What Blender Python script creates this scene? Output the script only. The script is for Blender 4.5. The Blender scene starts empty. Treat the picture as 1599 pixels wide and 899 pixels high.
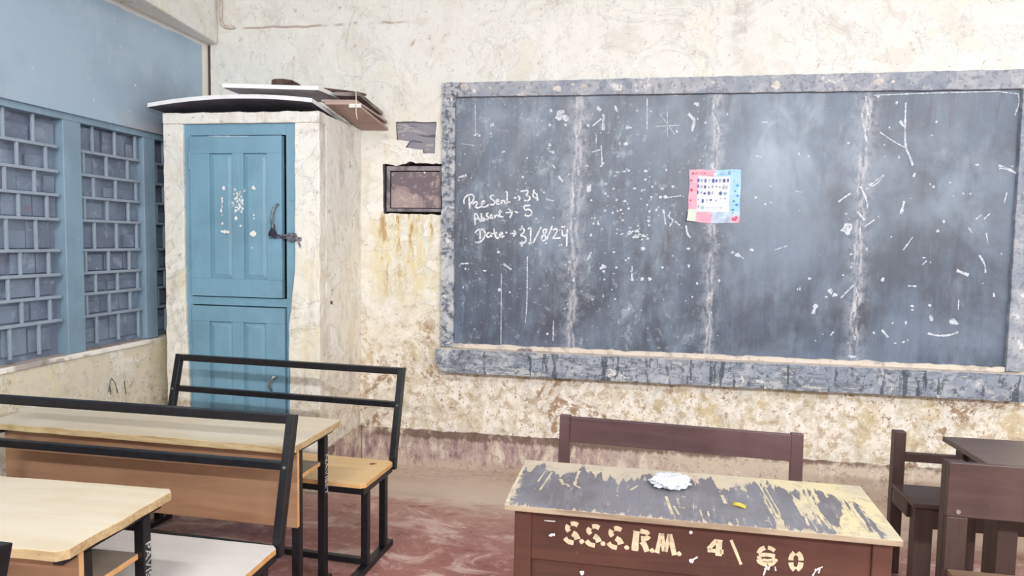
import bpy, bmesh, math, random
from mathutils import Vector, Matrix, noise as mnoise
from mathutils.geometry import delaunay_2d_cdt
import numpy as np
R = math.radians
random.seed(7)
S = bpy.context.scene
C = S.collection

# ------------------------------------------------------------------ camera, world, lights, exposure
IW, IH = 1599, 899
CAM = dict(f=1055.6, pos=(0, 0, 1.55), yaw=-.16659, pitch=.068635, roll=.017876)
def cam_axes():
    cy, sy = math.cos(CAM['yaw']), math.sin(CAM['yaw']); cp, sp = math.cos(CAM['pitch']), math.sin(CAM['pitch'])
    d = Vector((sy*cp, cy*cp, -sp)); r = Vector((cy, -sy, 0)); u = r.cross(d)
    c, s = math.cos(CAM['roll']), math.sin(CAM['roll'])
    return c*r+s*u, -s*r+c*u, d
ra, ua, da = cam_axes()
cd = bpy.data.cameras.new('camera'); cam = bpy.data.objects.new('camera', cd); C.objects.link(cam)
cd.sensor_width = 36; cd.lens = CAM['f']/IW*36; cd.clip_start = .02
M3 = Matrix((ra, ua, -da)).transposed()
cam.matrix_world = Matrix.Translation(CAM['pos']) @ M3.to_4x4()
S.camera = cam
O0 = Vector(CAM['pos'])
def ray(px, py): return da+ra*((px-IW/2)/CAM['f'])-ua*((py-IH/2)/CAM['f'])
def onY(px, py, y): v = ray(px, py); return O0+v*((y-O0.y)/v.y)
def onZ(px, py, z): v = ray(px, py); return O0+v*((z-O0.z)/v.z)
def onX(px, py, x): v = ray(px, py); return O0+v*((x-O0.x)/v.x)

S.view_settings.view_transform = 'Standard'; S.view_settings.look = 'None'
S.view_settings.gamma = 1; S.view_settings.use_curve_mapping = False
S.view_settings.exposure = 0.09
w = bpy.data.worlds.new('daylight'); S.world = w; w.use_nodes = True
bg = w.node_tree.nodes['Background']; bg.inputs[0].default_value = (.93, .97, 1, 1); bg.inputs[1].default_value = 2.1
def area(name, loc, size, power, col=(1, .97, .92), rot=(0, 0, 0)):
    l = bpy.data.lights.new(name, 'AREA'); l.shape = 'RECTANGLE'; l.size, l.size_y = size; l.energy = power; l.color = col
    o = bpy.data.objects.new(name, l); C.objects.link(o); o.location = loc; o.rotation_euler = rot
    return o
CEIL = 3.55
area('ceiling_tube_light', (1.3, .6, CEIL-.12), (1.2, .12), 46, (.93, .97, 1))
area('ceiling_tube_light', (-1.5, 1.0, CEIL-.12), (1.2, .12), 26, (1, .98, .95))
for x, e, c in ((-1.3, 78, (.97, .98, 1)), (1.9, 124, (.86, .94, 1)), (3.9, 70, (.97, .98, 1))): area('added_rear_light', (x, -2.1, 3.28), (1.2, .10), e, c, (R(60), 0, 0))  # unseen lights added behind the camera: brighten the front wall, glare on the board

# ------------------------------------------------------------------ helpers: colour, nodes
def lin(c):
    out = []
    for v in c[:3]:
        v /= 255; out.append(v/12.92 if v <= .04045 else ((v+.055)/1.055)**2.4)
    return (*out, 1)
class NT:
    def __init__(s, name, rough=.6, spec=.3, metal=0):
        s.m = bpy.data.materials.new(name); s.m.use_nodes = True; s.nt = s.m.node_tree; s.n = s.nt.nodes; s.l = s.nt.links
        s.b = s.n['Principled BSDF']; s.b.inputs['Roughness'].default_value = rough; s.b.inputs['Metallic'].default_value = metal
        s.b.inputs['Specular IOR Level'].default_value = spec
        s.tc = s.n.new('ShaderNodeTexCoord'); s.P = s.tc.outputs['Object']
        sx = s.n.new('ShaderNodeSeparateXYZ'); s.l.new(s.P, sx.inputs[0]); s.X, s.Y, s.Z = sx.outputs
    def _in(s, sock, v):
        if v is None: return
        if isinstance(v, (int, float)): sock.default_value = v
        elif isinstance(v, tuple): sock.default_value = v if len(v) == len(sock.default_value) else v[:len(sock.default_value)]
        else: s.l.new(v, sock)
    def vec(s, scale=(1, 1, 1), rot=(0, 0, 0), loc=(0, 0, 0)):
        m = s.n.new('ShaderNodeMapping'); s.l.new(s.P, m.inputs[0]); m.inputs['Scale'].default_value = scale
        m.inputs['Rotation'].default_value = rot; m.inputs['Location'].default_value = loc
        return m.outputs[0]
    def noise(s, scale, detail=4, rough=.55, vec=None, dist=0):
        n = s.n.new('ShaderNodeTexNoise'); s.l.new(vec or s.P, n.inputs['Vector']); n.inputs['Scale'].default_value = scale
        n.inputs['Detail'].default_value = detail; n.inputs['Roughness'].default_value = rough; n.inputs['Distortion'].default_value = dist
        return n.outputs['Fac']
    def voro(s, scale, vec=None, feature='F1'):
        n = s.n.new('ShaderNodeTexVoronoi'); n.feature = feature; s.l.new(vec or s.P, n.inputs['Vector']); n.inputs['Scale'].default_value = scale
        return n.outputs['Distance']
    def math(s, op, a, b=None, c=None, clamp=False):
        n = s.n.new('ShaderNodeMath'); n.operation = op; n.use_clamp = clamp
        for i, v in enumerate((a, b, c)): s._in(n.inputs[i], v)
        return n.outputs[0]
    def step(s, v, a, b, lo=0., hi=1.):
        n = s.n.new('ShaderNodeMapRange'); n.interpolation_type = 'SMOOTHSTEP'
        s._in(n.inputs[0], v); n.inputs[1].default_value = a; n.inputs[2].default_value = b; n.inputs[3].default_value = lo; n.inputs[4].default_value = hi
        return n.outputs[0]
    def mul(s, *a):
        r = a[0]
        for x in a[1:]: r = s.math('MULTIPLY', r, x)
        return r
    def add(s, a, b): return s.math('ADD', a, b)
    def mix(s, f, a, b):
        n = s.n.new('ShaderNodeMix'); n.data_type = 'RGBA'; s._in(n.inputs[0], f)
        for i, v in ((6, a), (7, b)): s._in(n.inputs[i], v)
        return n.outputs[2]
    def layers(s, base, *ls):                     # (factor, colour 0-255) painted over one another
        c = lin(base)
        for f, col in ls: c = s.mix(f, c, lin(col))
        return c
    def done(s, col, bump=None, strength=.3, dist=.01, rough=None):
        s._in(s.b.inputs['Base Color'], col)
        if rough is not None: s._in(s.b.inputs['Roughness'], rough)
        if bump is not None:
            b = s.n.new('ShaderNodeBump'); b.inputs['Strength'].default_value = strength; b.inputs['Distance'].default_value = dist
            s.l.new(bump, b.inputs['Height']); s.l.new(b.outputs[0], s.b.inputs['Normal'])
        return s.m
def plain(name, col, rough=.5, spec=.3, metal=0, var=.12, scale=20, col2=None):
    t = NT(name, rough, spec, metal); n = t.noise(scale, 5, .6)
    c2 = col2 or tuple(max(0, v*(1-var*1.6)) for v in col)
    return t.done(t.mix(t.step(n, .35, .7), lin(col), lin(c2)), n, .12, .003)

# ------------------------------------------------------------------ materials
def m_plaster(name, low=.95, grime=1., white=2.25, tone=(230, 227, 217)):
    t = NT(name, .85, .15)
    n1 = t.noise(1.3, 6, .6); n2 = t.noise(4.6, 9, .68, t.vec(loc=(3, 1, 7)), .4); n3 = t.noise(15, 7, .72, None, .3); n4 = t.noise(40, 5, .68, t.vec(loc=(9, 2, 4)))
    nv = t.noise(3.4, 8, .66, t.vec((2.4, 2.4, .55)), .5)      # runs down the wall
    nb = t.noise(8, 8, .72, t.vec((1, 1, .6), loc=(5, 5, 5)), .6)
    na = t.noise(2.6, 8, .7, t.vec(loc=(11, 4, 1)), .8)
    up = t.step(t.add(t.Z, t.mul(n1, .8)), white, white+.9)
    mid = t.step(t.add(t.Z, t.mul(n1, .6)), white+.9, white)
    dn = t.step(t.add(t.Z, t.mul(n2, .9)), low+.85, low+.15)   # grime towards the floor
    c = t.layers(tone,
        (t.mul(t.step(n1, .45, .60), mid, .6), (230, 221, 188)),
        (t.mul(t.step(nv, .50, .62), mid, .65), (224, 212, 174)),
        (t.mul(t.step(na, .53, .565), .55), (245, 243, 238)),
        (t.mul(t.step(n2, .54, .575), .55), (244, 240, 232)),
        (t.mul(t.step(nb, .565, .60), .55), (212, 203, 188)),
        (t.mul(t.step(na, .43, .39), .45), (218, 208, 192)),
        (t.mul(t.step(na, .38, .36), t.step(n3, .48, .56), .6), (196, 182, 158)),
        (t.mul(up, .55), (231, 232, 229)), (t.mul(up, t.step(n2, .45, .41), .55), (217, 213, 204)), (t.mul(up, t.step(nb, .43, .39), .5), (208, 203, 192)), (t.mul(up, t.step(na, .56, .60), .45), (222, 217, 198)),
        (t.mul(dn, .6*grime), (208, 194, 172)),
        (t.mul(dn, t.step(nb, .47, .52), .85*grime), (240, 231, 218)),
        (t.mul(dn, t.step(n3, .525, .565), .75*grime), (190, 168, 140)),
        (t.mul(dn, t.step(n2, .44, .40), .6*grime), (204, 184, 140)),
        (t.mul(dn, t.step(n3, .455, .42), .6*grime), (246, 240, 230)),
        (t.mul(dn, t.step(na, .575, .60), t.step(n3, .45, .52), .75*grime), (148, 112, 84)),
        (t.mul(dn, t.step(n4, .585, .62), t.step(nb, .44, .54), .85*grime), (112, 80, 58)),
        (t.mul(t.step(n3, .615, .65), .6), (170, 150, 120)),
        (t.mul(t.step(n4, .655, .68), .8), (126, 104, 82)))
    h = t.add(t.add(t.mul(n2, .6), t.mul(n3, .5)), t.add(t.mul(n4, .35), t.mul(t.step(na, .53, .56), .5)))
    return t, c, h
t, c, h = m_plaster('plaster_front')
# rust and ochre runs below the metal box, a darker damp streak high on the wall
nr = t.noise(6, 7, .7, t.vec((3.2, 1, .8), loc=(1, 4, 2)))
box = t.mul(t.step(t.math('ABSOLUTE', t.add(t.X, 1.46)), .34, .12), t.step(t.Z, .9, 1.6), t.step(t.Z, 1.76, 1.70))
c = t.mix(t.mul(box, t.step(nr, .44, .54), .7), c, lin((220, 202, 148)))
c = t.mix(t.mul(box, t.step(nr, .55, .6), .75), c, lin((166, 122, 74)))
dk = t.mul(t.step(t.math('ABSOLUTE', t.add(t.X, t.add(-.70, t.mul(nr, .12)))), .10, .02), t.step(t.Z, 2.62, 2.9), t.step(t.noise(11, 6, .7), .4, .6))
c = t.mix(t.mul(dk, .55), c, lin((176, 170, 164)))
# thin horizontal mortar crack near the ceiling
cz = t.math('ABSOLUTE', t.add(t.add(t.Z, -3.0), t.mul(t.noise(7, 3, .5), .03)))
c = t.mix(t.mul(t.step(cz, .011, .004), t.step(t.noise(3.1, 4, .6), .47, .58), t.step(t.X, -.9, -1.6), .6), c, lin((150, 118, 96)))
c = t.mix(t.mul(t.step(t.X, -2.902, -2.908), t.step(t.Z, 2.89, 2.87)), c, lin((84, 76, 76)))
PL_BACK = t.done(c, h, .55, .012)
t, c, h = m_plaster('plaster_side', low=.5, grime=.85, tone=(222, 210, 188)); PL_SIDE = t.done(c, h, .6, .012)
t, c, h = m_plaster('plaster_cupboard', low=.55, grime=.75, white=1.5, tone=(238, 232, 219))
ns = t.noise(5, 8, .68, t.vec((1.6, 1.6, .5)))
c = t.mix(t.mul(t.step(ns, .53, .56), .5), c, lin((218, 210, 200)))
c = t.mix(t.mul(t.step(ns, .595, .62), .5), c, lin((188, 178, 166)))
PL_CUP = t.done(c, h, .6, .012)

t = NT('blue_wall_paint', .45, .35)
n1 = t.noise(1.4, 5, .6); n2 = t.noise(7, 6, .65); n4 = t.noise(26, 3, .5)
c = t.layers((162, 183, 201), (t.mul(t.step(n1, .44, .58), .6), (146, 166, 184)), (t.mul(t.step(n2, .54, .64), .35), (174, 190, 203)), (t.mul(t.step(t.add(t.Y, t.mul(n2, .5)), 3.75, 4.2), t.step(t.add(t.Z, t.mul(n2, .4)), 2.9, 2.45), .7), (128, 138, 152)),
    (t.mul(t.step(n4, .70, .74), .8), (222, 224, 224)),
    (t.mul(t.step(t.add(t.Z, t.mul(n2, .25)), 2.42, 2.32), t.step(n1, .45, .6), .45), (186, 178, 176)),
    (t.step(t.add(t.Y, t.mul(n2, .02)), 4.335, 4.35), (232, 226, 216)),
    (t.mul(t.step(t.add(t.Z, t.mul(n2, .03)), 2.868, 2.88), .8), (220, 214, 208)))
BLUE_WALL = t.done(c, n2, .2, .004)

def m_paint(name, col, worn, rough=.42, chip=.66):
    t = NT(name, rough, .4); n1 = t.noise(2.2, 6, .6); n2 = t.noise(13, 6, .7); nv = t.noise(6, 5, .6, t.vec((2, 2, .3)))
    d = tuple(v*.86 for v in col)
    c = t.layers(col, (t.mul(t.step(n1, .42, .66), .6), d), (t.mul(t.step(nv, .52, .7), .35), tuple(min(255, v*1.1) for v in col)),
                 (t.mul(t.step(n2, chip, chip+.03), .8), worn))
    return t.done(c, t.add(n2, nv), .15, .004)
BLUE_DOOR = m_paint('blue_door_paint', (124, 164, 184), (176, 192, 198), .42, .69)
BLUE_FRAME = m_paint('blue_grey_frame_paint', (134, 158, 176), (190, 196, 198), .45, .7)
GRILL = m_paint('blue_grey_bar_paint', (150, 163, 178), (160, 150, 148), .5, .69)
t = NT('grimy_shutter', .6, .3); n1 = t.noise(3, 6, .6); n2 = t.noise(11, 5, .7)
SHUTTER = t.done(t.layers((126, 139, 157), (t.mul(t.step(n1, .45, .57), .8), (110, 118, 138)), (t.mul(t.step(n2, .60, .66), .6), (130, 116, 122)), (t.mul(t.step(n2, .44, .38), .5), (154, 168, 184))), n2, .2, .004)

# slate of the board: chalk wiped all over it, three whitish seams where the slabs meet
t = NT('board_slate', .4, .8); t.X = t.add(t.X, .53); t.Z = t.add(t.Z, .67)   # room coordinates
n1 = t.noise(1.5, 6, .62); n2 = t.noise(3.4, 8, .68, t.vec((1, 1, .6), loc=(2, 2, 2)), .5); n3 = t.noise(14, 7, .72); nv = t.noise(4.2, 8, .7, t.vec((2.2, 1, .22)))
nw = t.noise(9, 7, .7, t.vec((2.2, 1, .30), loc=(4, 1, 8))); n5 = t.noise(34, 5, .7)
lft = t.step(t.X, .9, .1)
c = t.layers((68, 77, 92), (t.mul(t.step(n1, .42, .58), .8), (84, 98, 118)), (t.mul(t.step(nv, .50, .60), .6), (64, 64, 78)),
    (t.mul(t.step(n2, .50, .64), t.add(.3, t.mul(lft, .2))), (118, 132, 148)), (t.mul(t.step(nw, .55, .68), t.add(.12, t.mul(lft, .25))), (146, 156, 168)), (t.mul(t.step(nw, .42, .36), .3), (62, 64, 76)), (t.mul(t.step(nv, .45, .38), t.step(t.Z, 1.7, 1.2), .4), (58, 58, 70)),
    (t.mul(t.step(n3, .57, .64), lft, .40), (160, 170, 180)), (t.mul(t.step(n2, .58, .63), lft, t.step(n3, .44, .54), .45), (168, 182, 188)),
    (t.mul(t.step(n5, .63, .67), lft, .6), (196, 202, 208)))
nd = t.noise(1.1, 7, .6, t.vec((1, 1, .8), loc=(6, 3, 2)), .5)      # wiped-out chalk left in clouds
c = t.mix(t.mul(t.step(nd, .42, .60), .45), c, lin((136, 152, 172)))
c = t.mix(t.mul(t.step(t.noise(2.4, 8, .66, t.vec((1, 1, .5), loc=(8, 2, 9))), .52, .66), .35), c, lin((150, 166, 184)))
wob = t.mul(t.add(t.noise(5, 6, .68, t.vec((1, 1, 1), loc=(7, 1, 3))), -.5), .11)
for x0, sl, wd, k in ((-.335, .016, .036, .8), (.524, .006, .026, .75), (1.386, -.002, .032, .82)):
    xx = t.math('ABSOLUTE', t.add(t.add(t.X, -x0), t.add(wob, t.mul(t.add(t.Z, -1.67), -sl))))
    c = t.mix(t.mul(t.step(xx, wd*3.4, wd*.7), t.step(n3, .42, .56), .5), c, lin((154, 160, 170)))
    c = t.mix(t.mul(t.step(xx, wd, wd*.5), t.step(t.noise(9, 7, .72, t.vec((2, 1, .6), loc=(x0*9, 0, 0))), .44, .56), k), c, lin((178, 177, 184)))
    c = t.mix(t.mul(t.step(xx, wd*.8, wd*.3), t.step(t.noise(16, 6, .7, t.vec((2, 1, .4), loc=(0, x0*5, 0))), .56, .61), .75), c, lin((214, 214, 218)))
    c = t.mix(t.mul(t.step(xx, .008, .003), t.step(n3, .48, .54), .8), c, lin((96, 96, 106)))
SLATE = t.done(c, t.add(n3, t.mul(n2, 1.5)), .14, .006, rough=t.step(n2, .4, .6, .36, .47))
t = NT('board_surround', .7, .25); t.X = t.add(t.X, .53); t.Z = t.add(t.Z, .67)
n1 = t.noise(2.2, 6, .6); n2 = t.noise(8, 8, .72, None, .4); n3 = t.noise(26, 7, .74); nv = t.noise(7, 6, .7, t.vec((2.6, 1, .35))); nh = t.noise(8, 8, .72, t.vec((.5, 1, 1.7)), .4)
lo_ = t.step(t.Z, .9, .8); lf = t.step(t.X, -1.0, -1.13)
SURROUND = t.done(t.layers((162, 167, 176), (t.mul(t.step(n1, .45, .56), .7), (140, 149, 164)), (t.mul(t.step(n2, .50, .55), .6), (190, 190, 194)),
    (t.mul(t.step(n3, .53, .58), .6), (116, 120, 130)), (t.mul(lf, t.step(n3, .49, .54), .85), (92, 96, 106)), (t.mul(lf, t.step(n2, .47, .42), .8), (206, 206, 206)),
    (t.mul(lo_, t.step(nh, .48, .53), .75), (108, 116, 126)), (t.mul(lo_, t.step(nh, .55, .59), .8), (194, 194, 192)), (t.mul(lo_, t.step(n3, .56, .6), .7), (84, 90, 100)),
    (t.mul(lo_, t.step(nv, .57, .605), .8), (66, 74, 84)), (t.mul(t.step(n2, .61, .64), .8), (230, 227, 224))), t.add(n2, n3), .5, .008)
t = NT('ledge_top_dust', .8, .2); n = t.noise(14, 6, .7)
LEDGE_TOP = t.done(t.layers((216, 204, 192), (t.step(n, .5, .66), (180, 168, 160))), n, .4, .006)
t = NT('chalk', .9, .1); n = t.noise(90, 3, .6)
t._in(t.b.inputs['Alpha'], t.step(t.noise(55, 5, .7), .34, .50, .55, 1.))
CHALK = t.done(t.mix(t.step(n, .52, .75), lin((232, 234, 238)), lin((188, 194, 204))))
t = NT('smudged_chalk', .9, .1); n = t.noise(48, 5, .7)
t._in(t.b.inputs['Alpha'], t.step(n, .34, .52, .4, .95))
SMUDGE = t.done(lin((214, 220, 228)))
WHITE_PAINT = plain('white_paint', (234, 234, 232), .7, .2, 0, .05)

t = NT('red_oxide_floor', .5, .35)
n1 = t.noise(1.5, 6, .6, None, .6); n2 = t.noise(3.6, 8, .66, t.vec((1, 1.6, 1)), 1.0); n3 = t.noise(22, 5, .7)
c = t.layers((158, 106, 100), (t.mul(t.step(n1, .44, .58), .7), (176, 128, 121)), (t.mul(t.step(t.add(t.Y, t.mul(n2, 1.2)), 3.7, 4.5), .6), (196, 162, 150)), (t.mul(t.step(n2, .49, .56), .65), (196, 160, 150)),
    (t.mul(t.step(n2, .43, .38), .6), (122, 74, 70)), (t.mul(t.step(n3, .53, .64), .35), (204, 176, 166)), (t.mul(t.step(n2, .56, .60), .6), (214, 190, 180)),
    (t.step(t.add(t.Y, t.mul(t.add(n1, n2), .7)), 4.36, 4.60), (204, 184, 168)),
    (t.mul(t.step(t.add(t.Y, t.mul(n2, .5)), 4.35, 4.5), t.step(n3, .5, .57), .6), (178, 152, 142)))
FLOOR = t.done(c, t.add(n2, n3), .22, .005, rough=t.step(n2, .35, .65, .36, .62))
t = NT('damp_cement_plinth', .85, .2)
n1 = t.noise(2.6, 6, .6); n2 = t.noise(8, 8, .7, t.vec((1.6, 1, .6))); n3 = t.noise(30, 5, .7)
lft = t.step(t.add(t.X, t.mul(n1, 1.2)), 1.3, .1)
zt = t.add(t.Z, t.mul(n2, .10))
PLINTH = t.done(t.layers((206, 190, 172), (t.mul(lft, t.step(n2, .44, .53), .85), (164, 138, 138)), (t.mul(lft, t.step(n1, .48, .56), .6), (184, 164, 158)), (t.mul(lft, t.step(n2, .56, .6), .7), (122, 96, 98)),
    (t.mul(t.step(n2, .45, .40), .6), (226, 214, 200)), (t.mul(t.step(zt, .14, .07), .8), (204, 184, 166)), (t.mul(t.step(zt, .238, .262), t.step(t.add(n1, t.mul(n3, .3)), .54, .64), .9), (112, 92, 80)), (t.mul(t.step(n3, .56, .6), .55), (150, 124, 112))), t.add(n2, n3), .5, .008)
CEMENT = plain('bare_cement', (138, 132, 134), .8, .2, 0, .2, 12, (104, 100, 108))
t = NT('torn_grey_patch', .7, .25); n = t.noise(9, 5, .65, t.vec((.5, 1, 1.6)), 1.)
PATCH = t.done(t.layers((146, 144, 152), (t.mul(t.step(n, .46, .41), t.step(t.X, -1.38, -1.46)), (98, 104, 124)), (t.step(n, .53, .57), (178, 172, 172)), (t.step(n, .60, .63), (128, 122, 126)), (t.step(n, .40, .37), (108, 104, 112))), n, .6, .01)
t = NT('rusty_sheet_metal', .6, .35); n = t.noise(5, 7, .7); n2 = t.noise(26, 5, .7)
RUSTY = t.done(t.layers((116, 104, 110), (t.step(n, .47, .58), (166, 148, 146)), (t.mul(t.step(n2, .56, .64), .55), (200, 184, 178)), (t.mul(t.step(n2, .35, .26), .7), (98, 76, 70))), n2, .3, .004)
BOXMETAL = plain('dull_box_metal', (152, 142, 146), .55, .4, .2, .25, 14)
UNDER2 = plain('dark_sheet_underside', (104, 102, 114), .8, .2, 0, .12, 5)
DARKGAP = plain('dark_recess', (58, 50, 50), .8, .1)
BLACK = plain('black_powder_coat', (27, 27, 33), .38, .45, 0, .25, 30)
SCREW = plain('bright_steel', (196, 196, 196), .3, .5, .8)
STEEL = plain('dull_steel', (150, 150, 158), .4, .5, .6, .25, 40)
DARKRAG = plain('dark_cloth', (72, 68, 88), .9, .1)

def m_wood(name, cols, axis=0, rough=.5, scale=6, spec=.35, bump=.15):
    t = NT(name, rough, spec); sc = [9., 9., 9.]; sc[axis] = .7
    n = t.noise(scale*.35, 6, .62, t.vec(tuple(sc)), .6); n1 = t.noise(1.6, 4, .6); n3 = t.noise(30, 5, .7)
    c = t.layers(cols[0], (t.mul(t.step(n, .38, .66), .8), cols[1]), (t.mul(t.step(n1, .42, .66), .6), cols[2]), (t.mul(t.step(n3, .66, .72), .4), cols[3]))
    return t.done(c, n, bump, .003)
DESKTOP = m_wood('cream_laminate', ((212, 200, 178), (202, 186, 158), (218, 210, 194), (176, 156, 128)), 0, .42)
CHIP = m_wood('raw_chipboard_edge', ((196, 172, 132), (164, 134, 94), (214, 196, 150), (120, 92, 62)), 0, .8, 20)
PANEL = m_wood('brown_laminate', ((162, 124, 96), (140, 104, 80), (172, 136, 106), (136, 102, 80)), 0, .36)
ORANGE = m_wood('orange_wood_edge', ((220, 172, 116), (204, 150, 94), (226, 184, 132), (170, 120, 76)), 0, .5)
SEATWOOD = m_wood('honey_plywood', ((226, 190, 138), (216, 176, 122), (232, 200, 152), (188, 146, 98)), 0, .42)
SEATWHITE = m_wood('worn_white_laminate', ((212, 207, 203), (204, 198, 193), (218, 214, 211), (190, 182, 172)), 0, .38)
SHELF = m_wood('grey_shelf_board', ((150, 134, 118), (136, 120, 106), (164, 148, 132), (112, 98, 84)), 0, .5)
PURPLE = m_wood('dark_varnished_wood', ((90, 66, 65), (74, 53, 54), (108, 84, 84), (124, 104, 102)), 0, .36)
DARKWOOD = m_wood('dark_brown_wood', ((76, 58, 53), (60, 45, 42), (92, 74, 67), (114, 95, 86)), 2, .42)
DARKBOARD = m_wood('dark_brown_board', ((82, 63, 60), (70, 53, 51), (96, 78, 73), (118, 101, 94)), 0, .34)
REDWOOD = m_wood('red_brown_board', ((86, 57, 48), (68, 46, 41), (102, 66, 55), (130, 94, 80)), 0, .38)
t = NT('peeling_desk_laminate', .42, .4)
ns = t.noise(3.0, 8, .62, t.vec((6.0, 1.0, 1), (0, 0, .2)), .3); n1 = t.noise(3, 5, .6); n3 = t.noise(22, 7, .72); nf = t.noise(8, 6, .68, t.vec((7, 1.0, 1), (0, 0, .22)))
yb = t.step(t.add(t.Y, t.mul(t.add(ns, -.5), .50)), .105, .115); yb2 = t.step(t.add(t.Y, t.mul(t.add(nf, -.5), .20)), -.186, -.194)
xr = t.step(t.add(t.X, t.mul(t.add(ns, -.5), 1.7)), .42, .45); xl = t.step(t.add(t.X, t.mul(t.add(n3, -.5), .12)), -.565, -.58)
pk = t.mul(t.step(ns, .655, .67), t.step(n1, .42, .5)); pk2 = t.step(n3, .645, .66); pk3 = t.mul(t.step(nf, .635, .65), t.step(n1, .47, .53))
mask = t.math('MAXIMUM', t.math('MAXIMUM', t.math('MAXIMUM', yb, yb2), t.math('MAXIMUM', xr, xl)), t.math('MAXIMUM', pk3, t.math('MAXIMUM', pk, pk2)))
gr = t.layers((112, 108, 113), (t.mul(t.step(n1, .44, .58), .7), (128, 127, 135)), (t.mul(t.step(n3, .54, .62), .35), (92, 84, 88)), (t.mul(t.step(nf, .54, .6), .3), (148, 146, 150)))
rgt = t.step(t.X, 0, .45)
cr = t.layers((192, 180, 162), (rgt, (206, 194, 158)), (t.mul(t.step(n1, .45, .55), .6), (182, 172, 158)), (t.mul(t.step(n3, .53, .6), .5), (164, 150, 130)))
PEEL = t.done(t.mix(mask, gr, cr), mask, .5, .003, rough=t.step(mask, 0, 1, .36, .7))
PEELEDGE = m_wood('weathered_wood_edge', ((164, 146, 124), (126, 106, 88), (188, 172, 148), (92, 72, 58)), 0, .8, 16)
STENCIL = plain('stencil_paint', (222, 204, 172), .8, .2, 0, .08, 60)
LEGTEXT = plain('leg_lettering', (196, 196, 188), .7, .2)
CARD = m_wood('brown_cardboard', ((176, 152, 144), (162, 138, 130), (188, 166, 158), (134, 112, 104)), 0, .8)
PALE = plain('white_laminate_sheet', (240, 240, 242), .5, .3, 0, .03)
UNDER = plain('dusty_sheet_underside', (206, 198, 202), .8, .2, 0, .12, 5)
GREYPLANK = plain('grey_plank', (150, 136, 132), .8, .2, 0, .2, 9)
OLDWOOD = plain('old_dark_wood', (104, 84, 76), .8, .2, 0, .3, 14)
STRING = plain('pale_string', (226, 214, 184), .9, .1)
PLASTIC = plain('white_plastic_film', (226, 232, 240), .35, .5, 0, .08, 30)
YELLOW = plain('yellow_ribbon', (228, 212, 92), .5, .3)
PIPE = plain('painted_conduit', (212, 200, 188), .6, .3)

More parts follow.
